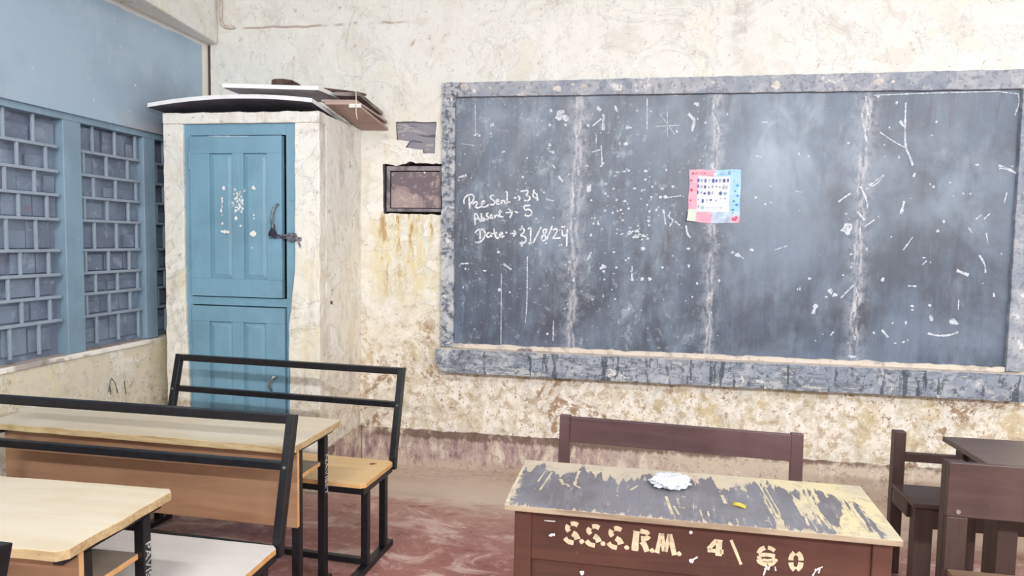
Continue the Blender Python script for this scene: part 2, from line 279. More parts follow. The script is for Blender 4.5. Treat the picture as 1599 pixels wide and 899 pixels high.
# ------------------------------------------------------------------ helpers: geometry
class MB:
    def __init__(s): s.v = []; s.f = []; s.mi = []
    def _add(s, vs, fs, mi=0):
        b = len(s.v); s.v += [tuple(v) for v in vs]
        for f in fs: s.f.append(tuple(b+i for i in f)); s.mi.append(mi)
        return s
    def hexa(s, p, mi=0):                           # 4 lower corners (ccw), 4 upper ones
        return s._add(p, [(3, 2, 1, 0), (4, 5, 6, 7), (0, 1, 5, 4), (1, 2, 6, 5), (2, 3, 7, 6), (3, 0, 4, 7)], mi)
    def box(s, x0, x1, y0, y1, z0, z1, mi=0):
        return s.hexa([(x0, y0, z0), (x1, y0, z0), (x1, y1, z0), (x0, y1, z0), (x0, y0, z1), (x1, y0, z1), (x1, y1, z1), (x0, y1, z1)], mi)
    def bar(s, a, b, w=.03, d=.03, ref=(0, 1, 0), mi=0):   # square bar from a to b; w across ref, d along ref
        a, b = Vector(a), Vector(b); t_ = (b-a).normalized(); r = Vector(ref)
        if abs(t_.dot(r)) > .95: r = Vector((0, 0, 1))
        r = (r-t_*r.dot(t_)).normalized(); q = t_.cross(r)
        cs = [(-1, -1), (1, -1), (1, 1), (-1, 1)]
        return s.hexa([a+q*(w/2*i)+r*(d/2*j) for i, j in cs]+[b+q*(w/2*i)+r*(d/2*j) for i, j in cs], mi)
    def tube(s, pts, r, n=10, mi=0):
        pts = [Vector(p) for p in pts]; rings = []
        for i, p in enumerate(pts):
            t_ = (pts[min(i+1, len(pts)-1)]-pts[max(i-1, 0)]).normalized()
            q = t_.orthogonal().normalized() if i == 0 else (lastq-t_*lastq.dot(t_)).normalized()
            lastq = q; k = t_.cross(q); rr = r[i] if isinstance(r, (list, tuple)) else r
            rings.append([p+(q*math.cos(2*math.pi*j/n)+k*math.sin(2*math.pi*j/n))*rr for j in range(n)])
        vs = [v for g in rings for v in g]; fs = []
        for i in range(len(rings)-1):
            for j in range(n): fs.append((i*n+j, i*n+(j+1) % n, (i+1)*n+(j+1) % n, (i+1)*n+j))
        fs += [tuple(range(n-1, -1, -1)), tuple((len(rings)-1)*n+j for j in range(n))]
        return s._add(vs, fs, mi)
    def prism(s, poly, lo, hi, axis=2, mi=0, side=None):   # polygon extruded along an axis
        def P(a, b, h): return (a, b, h) if axis == 2 else ((a, h, b) if axis == 1 else (h, a, b))
        n = len(poly); vs = [P(a, b, lo) for a, b in poly]+[P(a, b, hi) for a, b in poly]
        b = len(s.v); s.v += vs
        s.f.append(tuple(b+i for i in range(n-1, -1, -1))); s.mi.append(mi)
        s.f.append(tuple(b+n+i for i in range(n))); s.mi.append(mi)
        for i in range(n):
            j = (i+1) % n; s.f.append((b+i, b+j, b+n+j, b+n+i)); s.mi.append(mi if side is None else side)
        return s
    def blob(s, c, r, u, v, n=9, jit=.3):           # small flat irregular chip; u, v span its plane
        c, u, v = Vector(c), Vector(u), Vector(v); nn = u.cross(v).normalized()
        ring = [c+(u*math.cos(2*math.pi*k/n)+v*math.sin(2*math.pi*k/n))*r*(1+random.uniform(-jit, jit)) for k in range(n)]
        b = len(s.v); s.v += [tuple(p) for p in ring]+[tuple(c+nn*min(.0012, r*.2))]
        for k in range(n): s.f.append((b+k, b+(k+1) % n, b+n)); s.mi.append(0)
        return s
    def build(s, name, mats, parent=None, bevel=0, smooth=False, loc=None):
        me = bpy.data.meshes.new(name); me.from_pydata(s.v, [], s.f); me.update()
        for m in (mats if isinstance(mats, (list, tuple)) else [mats]): me.materials.append(m)
        for p, i in zip(me.polygons, s.mi): p.material_index = i; p.use_smooth = smooth
        bm = bmesh.new(); bm.from_mesh(me); bmesh.ops.recalc_face_normals(bm, faces=bm.faces); bm.to_mesh(me); bm.free()
        o = bpy.data.objects.new(name, me); C.objects.link(o)
        if parent: o.parent = parent
        if loc: o.location = loc
        if bevel:
            b = o.modifiers.new('bevel', 'BEVEL'); b.width = bevel; b.segments = 2; b.limit_method = 'ANGLE'; b.angle_limit = R(40)
        return o
def melt(dst, src):                                 # paint on a surface becomes part of that surface's mesh
    k = len(dst.data.materials)
    for m_ in src.data.materials: dst.data.materials.append(m_)
    for p in src.data.polygons: p.material_index += k
    bm = bmesh.new(); bm.from_mesh(dst.data); bm.from_mesh(src.data); bm.to_mesh(dst.data); bm.free()
    me = src.data; bpy.data.objects.remove(src); bpy.data.meshes.remove(me)
def tag(o, label=None, cat=None, group=None, kind=None):
    for k, v in (('label', label), ('category', cat), ('group', group), ('kind', kind)):
        if v: o[k] = v
    return o
def empty(name, loc, label, cat, group=None, rz=0):
    o = bpy.data.objects.new(name, None); C.objects.link(o); o.location = loc; o.rotation_euler = (0, 0, rz); o.empty_display_size = .1
    return tag(o, label, cat, group)
def topmat(o, i_top, axis=2, sign=1):               # faces looking one way get another slot
    for p in o.data.polygons:
        if p.normal[axis]*sign > .7: p.material_index = i_top
def jag(a, b, n, amp, seed=0):                      # ragged line between two 2D points
    a, b = Vector(a), Vector(b); d = b-a; q = Vector((-d.y, d.x)).normalized(); out = []
    for i in range(n+1):
        f = i/n; e = amp*(mnoise.noise(Vector((f*d.length*9+seed*7.3, seed, 0)))*1.1+mnoise.noise(Vector((f*d.length*38, seed*3.1, 5)))*.6) if 0 < i < n else 0
        out.append(tuple(a+d*f+q*e))
    return out
def chipped(x0, x1, y0, y1, cut=.02, amp=.003, seed=0):   # board outline: clipped corners, slightly chewed edges
    pts = [(x0+cut, y0), (x1-cut, y0), (x1, y0+cut), (x1, y1-cut), (x1-cut, y1), (x0+cut, y1), (x0, y1-cut), (x0, y0+cut)]
    out = []
    for i in range(8):
        a, b = pts[i], pts[(i+1) % 8]; n = max(1, int((Vector(b)-Vector(a)).length/.03)); out += jag(a, b, n, amp, seed+i)[:-1]
    return out
def ribbon(mb, pts, w, nrm, jit=.25, lift=0, mi=0): # painted or chalked stroke lying on a plane
    P = [Vector(p) for p in pts]; nrm = Vector(nrm); dense = [P[0]]
    for a, b in zip(P, P[1:]):
        k = max(1, int((b-a).length/(w*1.2))); dense += [a.lerp(b, (i+1)/k) for i in range(k)]
    L = []; b0 = len(mb.v)
    for i, p in enumerate(dense):
        t_ = dense[min(i+1, len(dense)-1)]-dense[max(i-1, 0)]
        if t_.length < 1e-9: t_ = Vector((0, 0, 1))
        q = nrm.cross(t_.normalized()).normalized()*(w/2)*(1+random.uniform(-jit, jit))
        mb.v += [tuple(p+q+nrm*lift), tuple(p-q+nrm*lift)]
    for i in range(len(dense)-1):
        mb.f.append((b0+2*i, b0+2*i+1, b0+2*i+3, b0+2*i+2)); mb.mi.append(mi)
def smooth_line(pts, it=2):
    for _ in range(it):
        q = [pts[0]]
        for a, b in zip(pts, pts[1:]): q += [(.75*a[0]+.25*b[0], .75*a[1]+.25*b[1]), (.25*a[0]+.75*b[0], .25*a[1]+.75*b[1])]
        pts = q+[pts[-1]]
    return pts

# ------------------------------------------------------------------ the room
D, XL = 4.4, -2.925
XR, YB = 4.6, -2.2
tag(MB().box(XL-.3, XR, YB, D+.2, -.12, 0).build('floor', FLOOR), kind='structure')
tag(MB().box(XL-.3, XR, YB, D+.2, CEIL, CEIL+.12).build('ceiling', plain('ceiling_distemper', (236, 234, 228), .9, .1)), kind='structure')
for nm, b_ in (('wall_rear', (XL-.3, XR+.2, YB-.2, YB, 0, 1.75)), ('wall_rear_upper', (XL-.3, XR+.2, YB-.2, YB, 3.3, CEIL)), ('wall_right', (XR, XR+.2, YB, D+.2, 0, 1.0)), ('wall_right_upper', (XR, XR+.2, YB, D+.2, 3.0, CEIL))):
    tag(MB().box(*b_).build(nm, plain('cream_distemper', (222, 214, 198), .9, .1)), kind='structure')
# front wall: a sheet of plaster with two ragged holes, and the wall behind them
boxh = jag((-1.632, 1.722), (-1.222, 1.722), 16, .012, 3)[:-1]+jag((-1.222, 1.722), (-1.222, 2.060), 12, .004, 4)[:-1]+jag((-1.222, 2.060), (-1.640, 2.056), 18, .016, 5)[:-1]+jag((-1.640, 2.056), (-1.632, 1.722), 14, .010, 6)[:-1]
pat = jag((-1.542, 2.215), (-1.455, 2.205), 5, .004, 7)[:-1]+jag((-1.455, 2.205), (-1.48, 2.165), 3, .004, 8)[:-1]+jag((-1.48, 2.165), (-1.36, 2.150), 6, .005, 9)[:-1]+jag((-1.36, 2.150), (-1.355, 2.125), 2, .002, 10)[:-1]+jag((-1.355, 2.125), (-1.278, 2.125), 4, .003, 11)[:-1]+jag((-1.278, 2.125), (-1.268, 2.332), 9, .006, 12)[:-1]+jag((-1.268, 2.332), (-1.548, 2.336), 11, .004, 13)[:-1]+jag((-1.548, 2.336), (-1.542, 2.215), 5, .004, 14)[:-1]
outer = [(XL-.3, 0), (XR, 0), (XR, CEIL), (XL-.3, CEIL)]
vs, es = [], []
for loop in (outer, boxh, pat):
    b = len(vs); vs += [Vector(p) for p in loop]; es += [(b+i, b+(i+1) % len(loop)) for i in range(len(loop))]
cv, ce, cf, *_ = delaunay_2d_cdt(vs, es, [], 0, 1e-5)
def inside(p, poly):
    r = False
    for i in range(len(poly)):
        a, b = poly[i], poly[i-1]
        if (a[1] > p[1]) != (b[1] > p[1]) and p[0] < (b[0]-a[0])*(p[1]-a[1])/(b[1]-a[1])+a[0]: r = not r
    return r
wb = MB(); wb.v = [(p.x, D, p.y) for p in cv]
for f in cf:
    cx = sum(cv[i].x for i in f)/len(f); cz_ = sum(cv[i].y for i in f)/len(f)
    if inside((cx, cz_), boxh) or inside((cx, cz_), pat): continue
    wb.f.append(tuple(f)); wb.mi.append(0)
for loop, dep in ((boxh, .075), (pat, .022)):
    n = len(loop); wb._add([(x, D, z) for x, z in loop]+[(x, D+dep, z) for x, z in loop], [(i, (i+1) % n, n+(i+1) % n, n+i) for i in range(n)], 1)
    wb._add([(x, D+dep, z) for x, z in loop], [tuple(range(n))], 2 if dep < .05 else 3)
wb.box(XL-.3, XR, D+.10, D+.25, 0, CEIL, 1)
tag(wb.build('wall_front', [PL_BACK, CEMENT, PATCH, DARKGAP]), kind='structure')
# left wall: low wall and sill, painted wall above the grille, end strip behind the cupboard
lw = MB()
lw.box(XL-.25, XL, YB, D, 0, .895)
lwo = tag(lw.build('wall_left', [PL_SIDE]), kind='structure')
sc_ = MB()
for st_ in ([(170, 612), (172, 596), (174, 590), (180, 598), (184, 614)], [(172, 604), (173, 616)], [(194, 594), (197, 616)]):
    ribbon(sc_, [onX(x_, y_, XL+.0015) for x_, y_ in st_], .008, (1, 0, 0), .4)
sc_.build('scribble', plain('charcoal_grey', (116, 122, 122), .9, .1), lwo)
SILLZ, HEADZ, Y0W, Y1W = .895, 2.185, .3, 4.28
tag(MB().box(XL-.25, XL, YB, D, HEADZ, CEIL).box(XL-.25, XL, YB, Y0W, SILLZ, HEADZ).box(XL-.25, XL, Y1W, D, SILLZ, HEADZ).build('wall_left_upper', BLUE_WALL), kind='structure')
sill = MB(); pr = [(XL+.012+random.uniform(-.004, .004), y) for y in np.linspace(.3, 3.755, 60)]
sill.prism([(XL-.09, .3)]+[(a, b) for a, b in pr]+[(XL-.09, 3.755)], .875, .902)
t = NT('chipped_sill_paint', .8, .2); n = t.noise(8, 7, .7); n2 = t.noise(3, 5, .6)
SILLM = t.done(t.layers((178, 168, 162), (t.mul(t.step(n, .5, .56), .7), (150, 136, 128)), (t.mul(t.step(t.X, XL-.012, XL), t.step(n2, .42, .48)), (238, 232, 222)), (t.mul(t.step(n, .58, .62), .8), (128, 108, 98))), n, .4, .006)
tag(sill.build('trim_1', SILLM, bevel=.004), kind='structure')
bm_ = MB(); zb = 2.885
bx = lambda y: -2.845+(D-y)*.115
bm_.hexa([(XL-.01, 2.2, zb), (bx(2.2), 2.2, zb), (bx(D), D, zb), (XL-.01, D, zb), (XL-.01, 2.2, CEIL), (bx(2.2), 2.2, CEIL), (bx(D), D, CEIL), (XL-.01, D, CEIL)])
tag(bm_.build('ceiling_beam', PL_BACK, bevel=.012), kind='structure')
# plinth along the foot of the wall
pl = MB(); tops = jag((-1.775, .252), (-.4, .250), 60, .012, 21)[:-1]+jag((-.4, .250), (1.3, .222), 70, .012, 22)[:-1]+jag((1.3, .222), (XR, .226), 90, .012, 23)
pl.prism([(-1.775, 0)]+[(XR, 0)]+tops[::-1], D-.014, D+.01, 1)
tag(pl.build('baseboard_front', PLINTH), kind='structure')
pl = MB(); pl.prism([(3.79, 0), (D-.014, 0)]+jag((3.79, .258), (D-.014, .255), 24, .006, 31)[::-1], -1.80, -1.781, 0)
tag(pl.build('baseboard_cupboard', PLINTH), kind='structure')

# ------------------------------------------------------------------ window grille in the left wall
GX = -2.97
win = tag(bpy.data.objects.new('window_1', None), kind='structure'); C.objects.link(win); win.location = (0, 0, 0)
fr = MB()
mull = [(1.92, 2.03), (2.55, 2.66), (3.165, 3.285), (3.768, 3.872)]
for a, b in mull: fr.box(GX-.06, GX+.022, a, b, .90, 2.17)
fr.box(GX-.06, GX+.026, Y0W, Y1W, 2.15, 2.20)
fr.build('frame', BLUE_FRAME, win, bevel=.004)
rows = [.925, 1.089, 1.214, 1.332, 1.46, 1.624, 1.751, 1.875, 2.003, 2.15]
bays = [(Y0W, 1.92), (2.03, 2.55), (2.66, 3.165), (3.285, 3.768), (3.872, Y1W)]
ang = lambda y: 0
for bi, (ya, yb_) in enumerate(bays):
    g = MB()
    for z in rows[1:-1]: g.bar((GX-.004, ya-.003, z), (GX-.004, yb_-.022, z), .016, .024, (1, 0, 0))
    off = [.106, .038] if bi != 2 else [.177, .249]
    for k in range(len(rows)-1):
        o_ = off[0] if (len(rows)-2-k) % 2 == 0 else off[1]; y = ya+o_
        while y < yb_-.04:
            g.bar((GX-.004, y, rows[k]), (GX-.004, y, rows[k+1]), .014, .014, (1, 0, 0)); y += .168
        if o_ > .1: y = ya
    g.build('grille_bars', GRILL, win, bevel=.002)
    p_ = MB(); p_.box(GX-.10, GX-.045, ya-.05, yb_+.05, .90, 2.17)
    for k in range(len(rows)-1):                       # louvre-like steps and stray slats of the shutter behind
        za, zb_ = rows[k], rows[k+1]; h_ = zb_-za; y = ya+.01+random.uniform(0, .03)
        while y < yb_-.05:
            wdt = random.choice((.14, .17, .10)); e = min(y+wdt, yb_-.01); dp = random.uniform(.008, .028)
            p_.box(GX-.06, GX-.045+dp*.8, y, e, za+.012, za+h_*random.choice((.55, .62, .8, .93))); y = e+random.uniform(.006, .022)
    p_.build('shutter', SHUTTER, win, bevel=.002)

# ------------------------------------------------------------------ built-in cupboard
X0, X1, YC, ZT = -2.815, -1.795, 3.77, 2.292
cup = empty('wall_cupboard', (-2.305, 3.77, 0), 'plastered built-in cupboard with pale blue panelled doors beside the window', 'cupboard')
def rel(mb, o): mb.v = [(x-o.location.x, y-o.location.y, z-o.location.z) for x, y, z in mb.v]; return mb
bd = MB()
Lo, Ro, Zo = -2.682, -1.952, 2.226
bd.prism([(X0, 0)]+jag((Lo+.035, 0), (Lo, 1.2), 20, .006, 41)+jag((Lo, 1.2), (Lo, Zo), 16, .005, 42)[1:]+jag((X0, Zo), (X0, 0), 40, .006, 43)[:-1], YC, YC+.09, 1)
bd.prism(jag((X1, 0), (X1, Zo), 50, .006, 44)+jag((Ro, Zo), (Ro-.004, 1.35), 14, .005, 45)+jag((Ro-.004, 1.35), (Ro-.045, 1.0), 8, .006, 46)[1:]+jag((Ro-.045, 1.0), (Ro-.03, 0), 16, .008, 47)[1:], YC, YC+.09, 1)
bd.prism(jag((X0, Zo), (X1, Zo), 60, .003, 48)+jag((X1, ZT), (X0, ZT), 60, .006, 49), YC-.004, YC+.09, 1)
bd.box(X1-.09, X1, YC+.09, D, 0, ZT-.004); bd.box(X0, X0+.09, YC+.09, D, 0, ZT-.004); bd.box(X0+.09, X1-.09, YC+.09, D, ZT-.1, ZT-.004)
rel(bd, cup).build('body', PL_CUP, cup, bevel=.006)
hole = MB().box(X1-.02, X1+.003, 3.915, 3.945, 1.142, 1.162)
rel(hole, cup).build('wall_plug', plain('rusty_brown_plug', (112, 92, 72), .8), cup)
FY = YC+.018                                          # face of the door frame
df = MB()
df.box(-2.70, -2.642, FY, FY+.06, 0, Zo+.01).box(-2.016, -1.93, FY, FY+.06, 0, Zo+.01).box(-2.642, -2.016, FY, FY+.06, 2.158, Zo+.01).box(-2.642, -2.016, FY, FY+.06, 1.128, 1.178)
rel(df, cup).build('door_frame', BLUE_DOOR, cup, bevel=.003)
def leaf(x0, x1, z0, z1, panels, name, pz0, pz1):
    m = MB(); ya, yb_ = FY-.020, FY+.018
    xs = sorted([x0, x1]+[v for p in panels for v in p])
    m.box(x0, x1, ya, yb_, z0, pz0).box(x0, x1, ya, yb_, pz1, z1)
    for i in range(0, len(xs), 2): m.box(xs[i], xs[i+1], ya, yb_, pz0, pz1)
    for a, b in panels:                               # sunk panel with a raised field
        y1, y2 = ya+.016, ya+.006; k = .030
        o_ = [(a, pz0), (b, pz0), (b, pz1), (a, pz1)]; i_ = [(a+k, pz0+k), (b-k, pz0+k), (b-k, pz1-k), (a+k, pz1-k)]
        m._add([(x, y1, z) for x, z in o_]+[(x, y2, z) for x, z in i_], [(0, 1, 5, 4), (1, 2, 6, 5), (2, 3, 7, 6), (3, 0, 4, 7), (4, 5, 6, 7)])
    return rel(m, cup).build(name, BLUE_DOOR, cup, bevel=.002)
up_ = leaf(-2.636, -2.036, 1.184, 2.152, [(-2.507, -2.356), (-2.283, -2.131)], 'upper_door', 1.292, 2.049)
lo_ = leaf(-2.636, -2.022, .03, 1.122, [(-2.519, -2.364), (-2.291, -2.143)], 'lower_door', .16, 1.028)
def sub(mb, name, mat, par, **k): return rel(mb, cup).build(name, mat, par, **k)
yl = FY-.020
hd = [onY(430+a, 318+b, yl-.012) for a, b in ((4, 0), (0, 4), (-3, 14), (-4, 26), (-3, 38), (0, 46))]
hp = [Vector((p.x, yl-.006-.022*math.sin(math.pi*i/5), p.z)) for i, p in enumerate(hd)]
tag(sub(MB().tube(hp, .007), 'handle', STEEL, up_, smooth=True), 'steel pull handle')
a, b = onY(430, 368, yl), onY(470, 371, yl)
m = MB().bar((a.x, yl-.008, a.z), (b.x+.005, yl-.008, b.z-.008), .020, .010, (0, 1, 0)).box(b.x-.075, b.x-.03, yl-.014, yl, b.z-.02, b.z+.028).tube([(b.x-.10, yl-.012, a.z+.004), (b.x-.02, yl-.012, a.z+.004)], .006)
m.tube([(b.x-.02, yl-.02, b.z), (b.x-.004, yl-.018, b.z-.03), (b.x+.004, yl-.016, b.z-.055)], .005)
tag(sub(m, 'hasp', STEEL, up_, bevel=.001), 'steel hasp and bolt')
m = MB(); q = onY(427, 362, yl-.012)
for i in range(9):
    e = q+Vector((random.uniform(-.03, .03), random.uniform(-.012, .0), random.uniform(-.045, -.005))); s_ = q+Vector((random.uniform(-.012, .012), 0, random.uniform(0, .05)))
    m.tube([s_, (s_+e)/2+Vector((random.uniform(-.012, .012), -.008, 0)), e], [.004, .006, .002], 6)
m.tube([q+Vector((.01, 0, -.01)), q+Vector((.05, -.002, -.03)), q+Vector((.085, -.002, -.03))], .004, 6)
tag(sub(m, 'tied_rag', DARKRAG, up_, smooth=True), 'dark strip of cloth tied to the handle')
q = onY(457, 308, FY); sub(MB().box(q.x-.018, q.x+.022, FY-.004, FY+.002, q.z-.022, q.z+.022).box(q.x-.012, q.x-.006, FY-.007, FY-.003, q.z+.008, q.z+.014).box(q.x-.012, q.x-.006, FY-.007, FY-.003, q.z-.012, q.z-.006), 'lock_plate', BLUE_DOOR, cup, bevel=.001)
sub(MB().box(-2.64, -2.628, yl-.006, FY+.005, 1.95, 2.06), 'hinge', BLUE_DOOR, up_, bevel=.002)
hp = [(onY(430, 588, yl).x+dx, yl-dy, onY(430, 588, yl).z-dz) for dx, dy, dz in ((.012, .004, 0), (0, .022, -.004), (-.018, .028, .02), (-.026, .026, .055), (-.024, .004, .085))]
tag(sub(MB().tube(hp, .008), 'handle', SCREW, lo_, smooth=True), 'bright curved pull handle')
m = MB(); u, v = Vector((1, 0, 0)), Vector((0, 0, 1))
zz = lambda a, b: onY(230+a/3.1, 110+b/3.1, yl-.0015)
for a, b, r in ((370, 568, .012), (372, 576, .008), (362, 620, .009), (363, 632, .008), (358, 678, .011), (362, 700, .006), (364, 740, .009), (372, 780, .012), (385, 781, .010), (513, 568, .013), (520, 572, .009), (515, 700, .006), (516, 716, .007), (515, 788, .018), (502, 792, .012), (430, 715, .014), (452, 752, .009), (508, 858, .005)): m.blob(zz(a, b), r, u*.8, v)
for i in range(46): m.blob(zz(random.gauss(443, 14), random.uniform(575, 690)), random.uniform(.003, .008), u, v)
for a, b in ((362, 640), (362, 660)): m.blob(zz(a, b), .007, u*.5, v*1.6)
ribbon(m, [zz(355, 778), zz(398, 784)], .012, (0, -1, 0))
melt(up_, sub(m, 'paint_spots', WHITE_PAINT, cup))
m = MB(); yt = FY-.0015
ribbon(m, [onY(230+300/3.1, 110+318/3.1, yl-.0015), onY(230+490/3.1, 110+318/3.1, yl-.0015)], .006, (0, -1, 0), .5)
melt(up_, sub(m, 'paint_drip', plain('pale_blue_smear', (178, 200, 212), .6), cup))

# ------------------------------------------------------------------ boards lying on the cupboard
def sheet(name, corners, th, mats, label, cat, group=None, arch=0, n=14, loc=None):
    a, b, c_, d = [Vector(p) for p in corners]        # front-left, front-right, back-right, back-left (undersides)
    m = MB(); k = n+1; lo_v, hi_v = [], []
    for j in range(k):
        for i in range(k):
            fx, fy = i/n, j/n; p = a.lerp(b, fx).lerp(d.lerp(c_, fx), fy); p.z += arch*(1-(2*fx-1)**2)*(1-.55*fy)
            lo_v.append(p); hi_v.append(p+Vector((0, 0, th)))
    N = k*k; fs = []; mi = []
    for j in range(n):
        for i in range(n):
            q = (j*k+i, j*k+i+1, (j+1)*k+i+1, (j+1)*k+i); fs.append(q[::-1]); mi.append(1); fs.append(tuple(N+x for x in q)); mi.append(0)
    rim = [i for i in range(k)]+[j*k+n for j in range(1, k)]+[n*k+i for i in range(n-1, -1, -1)]+[j*k for j in range(n-1, 0, -1)]
    for i in range(len(rim)): x, y = rim[i], rim[(i+1) % len(rim)]; fs.append((x, y, N+y, N+x)); mi.append(0)
    o0 = (a+b+c_+d)/4; m.v = [tuple(p-o0) for p in lo_v+hi_v]; m.f = fs; m.mi = mi
    o = m.build(name, mats, loc=o0); return tag(o, label, cat, group)
sheet('laminate_sheet', [(-2.875, 3.715, 2.318), (-1.815, 3.715, 2.330), (-1.90, 4.37, 2.318), (-2.88, 4.37, 2.305)], .024, [PALE, UNDER2],
      'large bowed white laminate sheet lying directly on top of the cupboard', 'board', 'boards on the cupboard', .036)
sheet('laminate_sheet', [(-2.385, 3.725, 2.428), (-1.845, 3.86, 2.432), (-1.83, 4.20, 2.438), (-2.38, 4.20, 2.420)], .024, [PALE, UNDER],
      'smaller flat white sheet lying on the stack, jutting above the bowed sheet', 'board', 'boards on the cupboard')
def wsheet(name, px, zs, th, mats, label, cat='board', group='boards on the cupboard'):
    pts = []
    for (x, y), (kind, val) in zip(px, zs): pts.append(onZ(x, y, val) if kind == 'z' else onY(x, y, val))
    return sheet(name, pts, th, mats, label, cat, group, 0, 4)
wsheet('cardboard_sheet', [(507, 163), (556, 163), (606, 203), (560, 202)], [('z', 2.355), ('z', 2.355), ('y', 4.375), ('y', 4.375)], .016, [CARD, CARD], 'lowest brown cardboard sheet overhanging the right end of the cupboard')
wsheet('cardboard_sheet', [(502, 159), (557, 159.5), (605, 192), (552, 189)], [('z', 2.380), ('z', 2.380), ('y', 4.37), ('y', 4.37)], .014, [CARD, CARD], 'brown cardboard sheet lying second in the stack, carrying a white label')
wsheet('wooden_plank', [(523, 149), (562, 150), (598, 180), (560, 176)], [('z', 2.434), ('z', 2.434), ('y', 4.36), ('y', 4.36)], .022, [GREYPLANK, GREYPLANK], 'grey splintered plank on the cardboard at the right end', 'plank')
wsheet('wooden_plank', [(506, 140.5), (558, 146.5), (572, 150), (520, 144)], [('z', 2.463), ('z', 2.463), ('z', 2.466), ('z', 2.466)], .014, [OLDWOOD, OLDWOOD], 'narrow dark plank lying on top of the stack by the string', 'plank')
bl = MB(); q = onY(448, 134, 4.02); bl.prism([(-.075, 0), (.075, 0), (.080, .045), (.055, .062), (.0, .070), (-.06, .071), (-.078, .064), (-.080, .02)], -.05, .05, 1)
tag(bl.build('wood_block', OLDWOOD, bevel=.004, loc=(q.x, 4.02, 2.4615)), 'small dark offcut of wood lying on the upper white sheet', 'wood block')
s0, s1 = onY(556, 146, 3.845), onY(559, 186, 3.845)
sp = onZ(552, 145.5, 2.4835)
sm = MB().tube([sp-Vector((s0.x, 3.845, s0.z)), sp*.5-Vector((s0.x, 3.845, s0.z))*.5+Vector((0, 0, .012)), (0, 0, .006), (.004, -.006, -.06), (.002, -.004, -.11), (.008, 0, s1.z-s0.z)], .0035, 6)
st = tag(sm.build('packing_string', STRING, loc=(s0.x, 3.845, s0.z), smooth=True), 'pale string hanging over the stack of cardboard', 'string')
q = onY(556, 165, 3.845); MB().box(-.038, .038, -.006, -.003, -.011, .011).build('paper_label', WHITE_PAINT, st, loc=(q.x-s0.x-.004, 0, q.z-s0.z))

# ------------------------------------------------------------------ metal box in the wall, conduit
mbx = empty('meter_box', (-1.43, D, 1.89), 'rusty flat metal box let into the wall left of the blackboard', 'metal box')
fx0, fx1, fz0, fz1 = -1.618, -1.235, 1.738, 2.044
m = MB(); y0, y1 = D+.012, D+.07
m.box(fx0, fx1, y0, y1, fz0, fz0+.022).box(fx0, fx1, y0, y1, fz1-.032, fz1).box(fx0, fx0+.024, y0, y1, fz0+.022, fz1-.032).box(fx1-.010, fx1, y0, y1, fz0+.022, fz1-.032)
rel(m, mbx).build('frame', BOXMETAL, mbx, bevel=.003)
m = MB().box(fx0+.028, fx1-.012, D+.026, D+.06, fz0+.026, fz1-.036)
rel(m, mbx).build('cover', RUSTY, mbx, bevel=.004)
m = MB().tube([(-1.35, D+.012, 2.0), (-1.35, D+.03, 2.0)], .008)
rel(m, mbx).build('screw', SCREW, mbx)
pp = [onY(345+a, b, D-.012) for a, b in ((-1, -60), (-.5, -20), (0, 12), (0, 30), (2, 38), (7, 42), (14, 43), (20, 43))]
c0 = pp[3]; tag(MB().tube([p-c0 for p in pp], .011).build('conduit_pipe', PIPE, loc=c0, smooth=True), 'thin painted conduit pipe with elbow high in the left corner', 'pipe')

# ------------------------------------------------------------------ blackboard
bb = empty('blackboard', (.53, D, .67), 'long dusty blue-grey slate blackboard with chalk writing on the plastered wall', 'blackboard')
BY = D-.006
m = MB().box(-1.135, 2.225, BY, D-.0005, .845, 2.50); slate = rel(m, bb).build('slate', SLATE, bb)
FYB = D-.034
m = MB(); m.prism(jag((-1.222, .84), (-1.130, .84), 3, .001, 1)[:-1]+jag((-1.128, .84), (-1.134, 2.487), 60, .003, 61)+[(-1.134, 2.487)]+jag((-1.220, 2.578), (-1.216, .84), 60, .005, 62), FYB, D-.0005, 1)
rel(m, bb).build('left_surround', SURROUND, bb, bevel=.004)
m = MB(); m.prism(jag((-1.134, 2.487), (2.212, 2.474), 110, .003, 63)+jag((2.318, 2.584), (-1.220, 2.578), 110, .005, 64), FYB, D-.0005, 1)
tops_ = rel(m, bb).build('top_surround', SURROUND, bb, bevel=.004)
m = MB(); m.prism([(2.222, .84), (2.318, .84)]+jag((2.318, .84), (2.318, 2.584), 50, .004, 65)[1:]+jag((2.212, 2.474), (2.222, .84), 60, .003, 66)[:-1], FYB, D-.0005, 1)
rel(m, bb).build('right_surround', SURROUND, bb, bevel=.004)
m = MB(); LY = D-.088
lt = jag((-1.236, .834), (2.300, .834), 120, .004, 67); lb = jag((2.300, .672), (-1.182, .672), 120, .004, 68)
m.prism(lb+[(-1.215, .70), (-1.236, .745)]+lt, LY, D-.0005, 1)
o = rel(m, bb).build('ledge', [SURROUND, LEDGE_TOP], bb, bevel=.005); topmat(o, 1)
m = MB(); tri = [(FYB-.02, .834), (D-.006, .834), (D-.006, .858)]
m.prism([(-1.13, .834)]+[(2.22, .834)]+[(p[0], p[1]+.012) for p in jag((2.22, .85), (-1.13, .85), 140, .010, 69)], D-.022, D-.006, 1)
rel(m, bb).build('dust_fillet', LEDGE_TOP, bb)
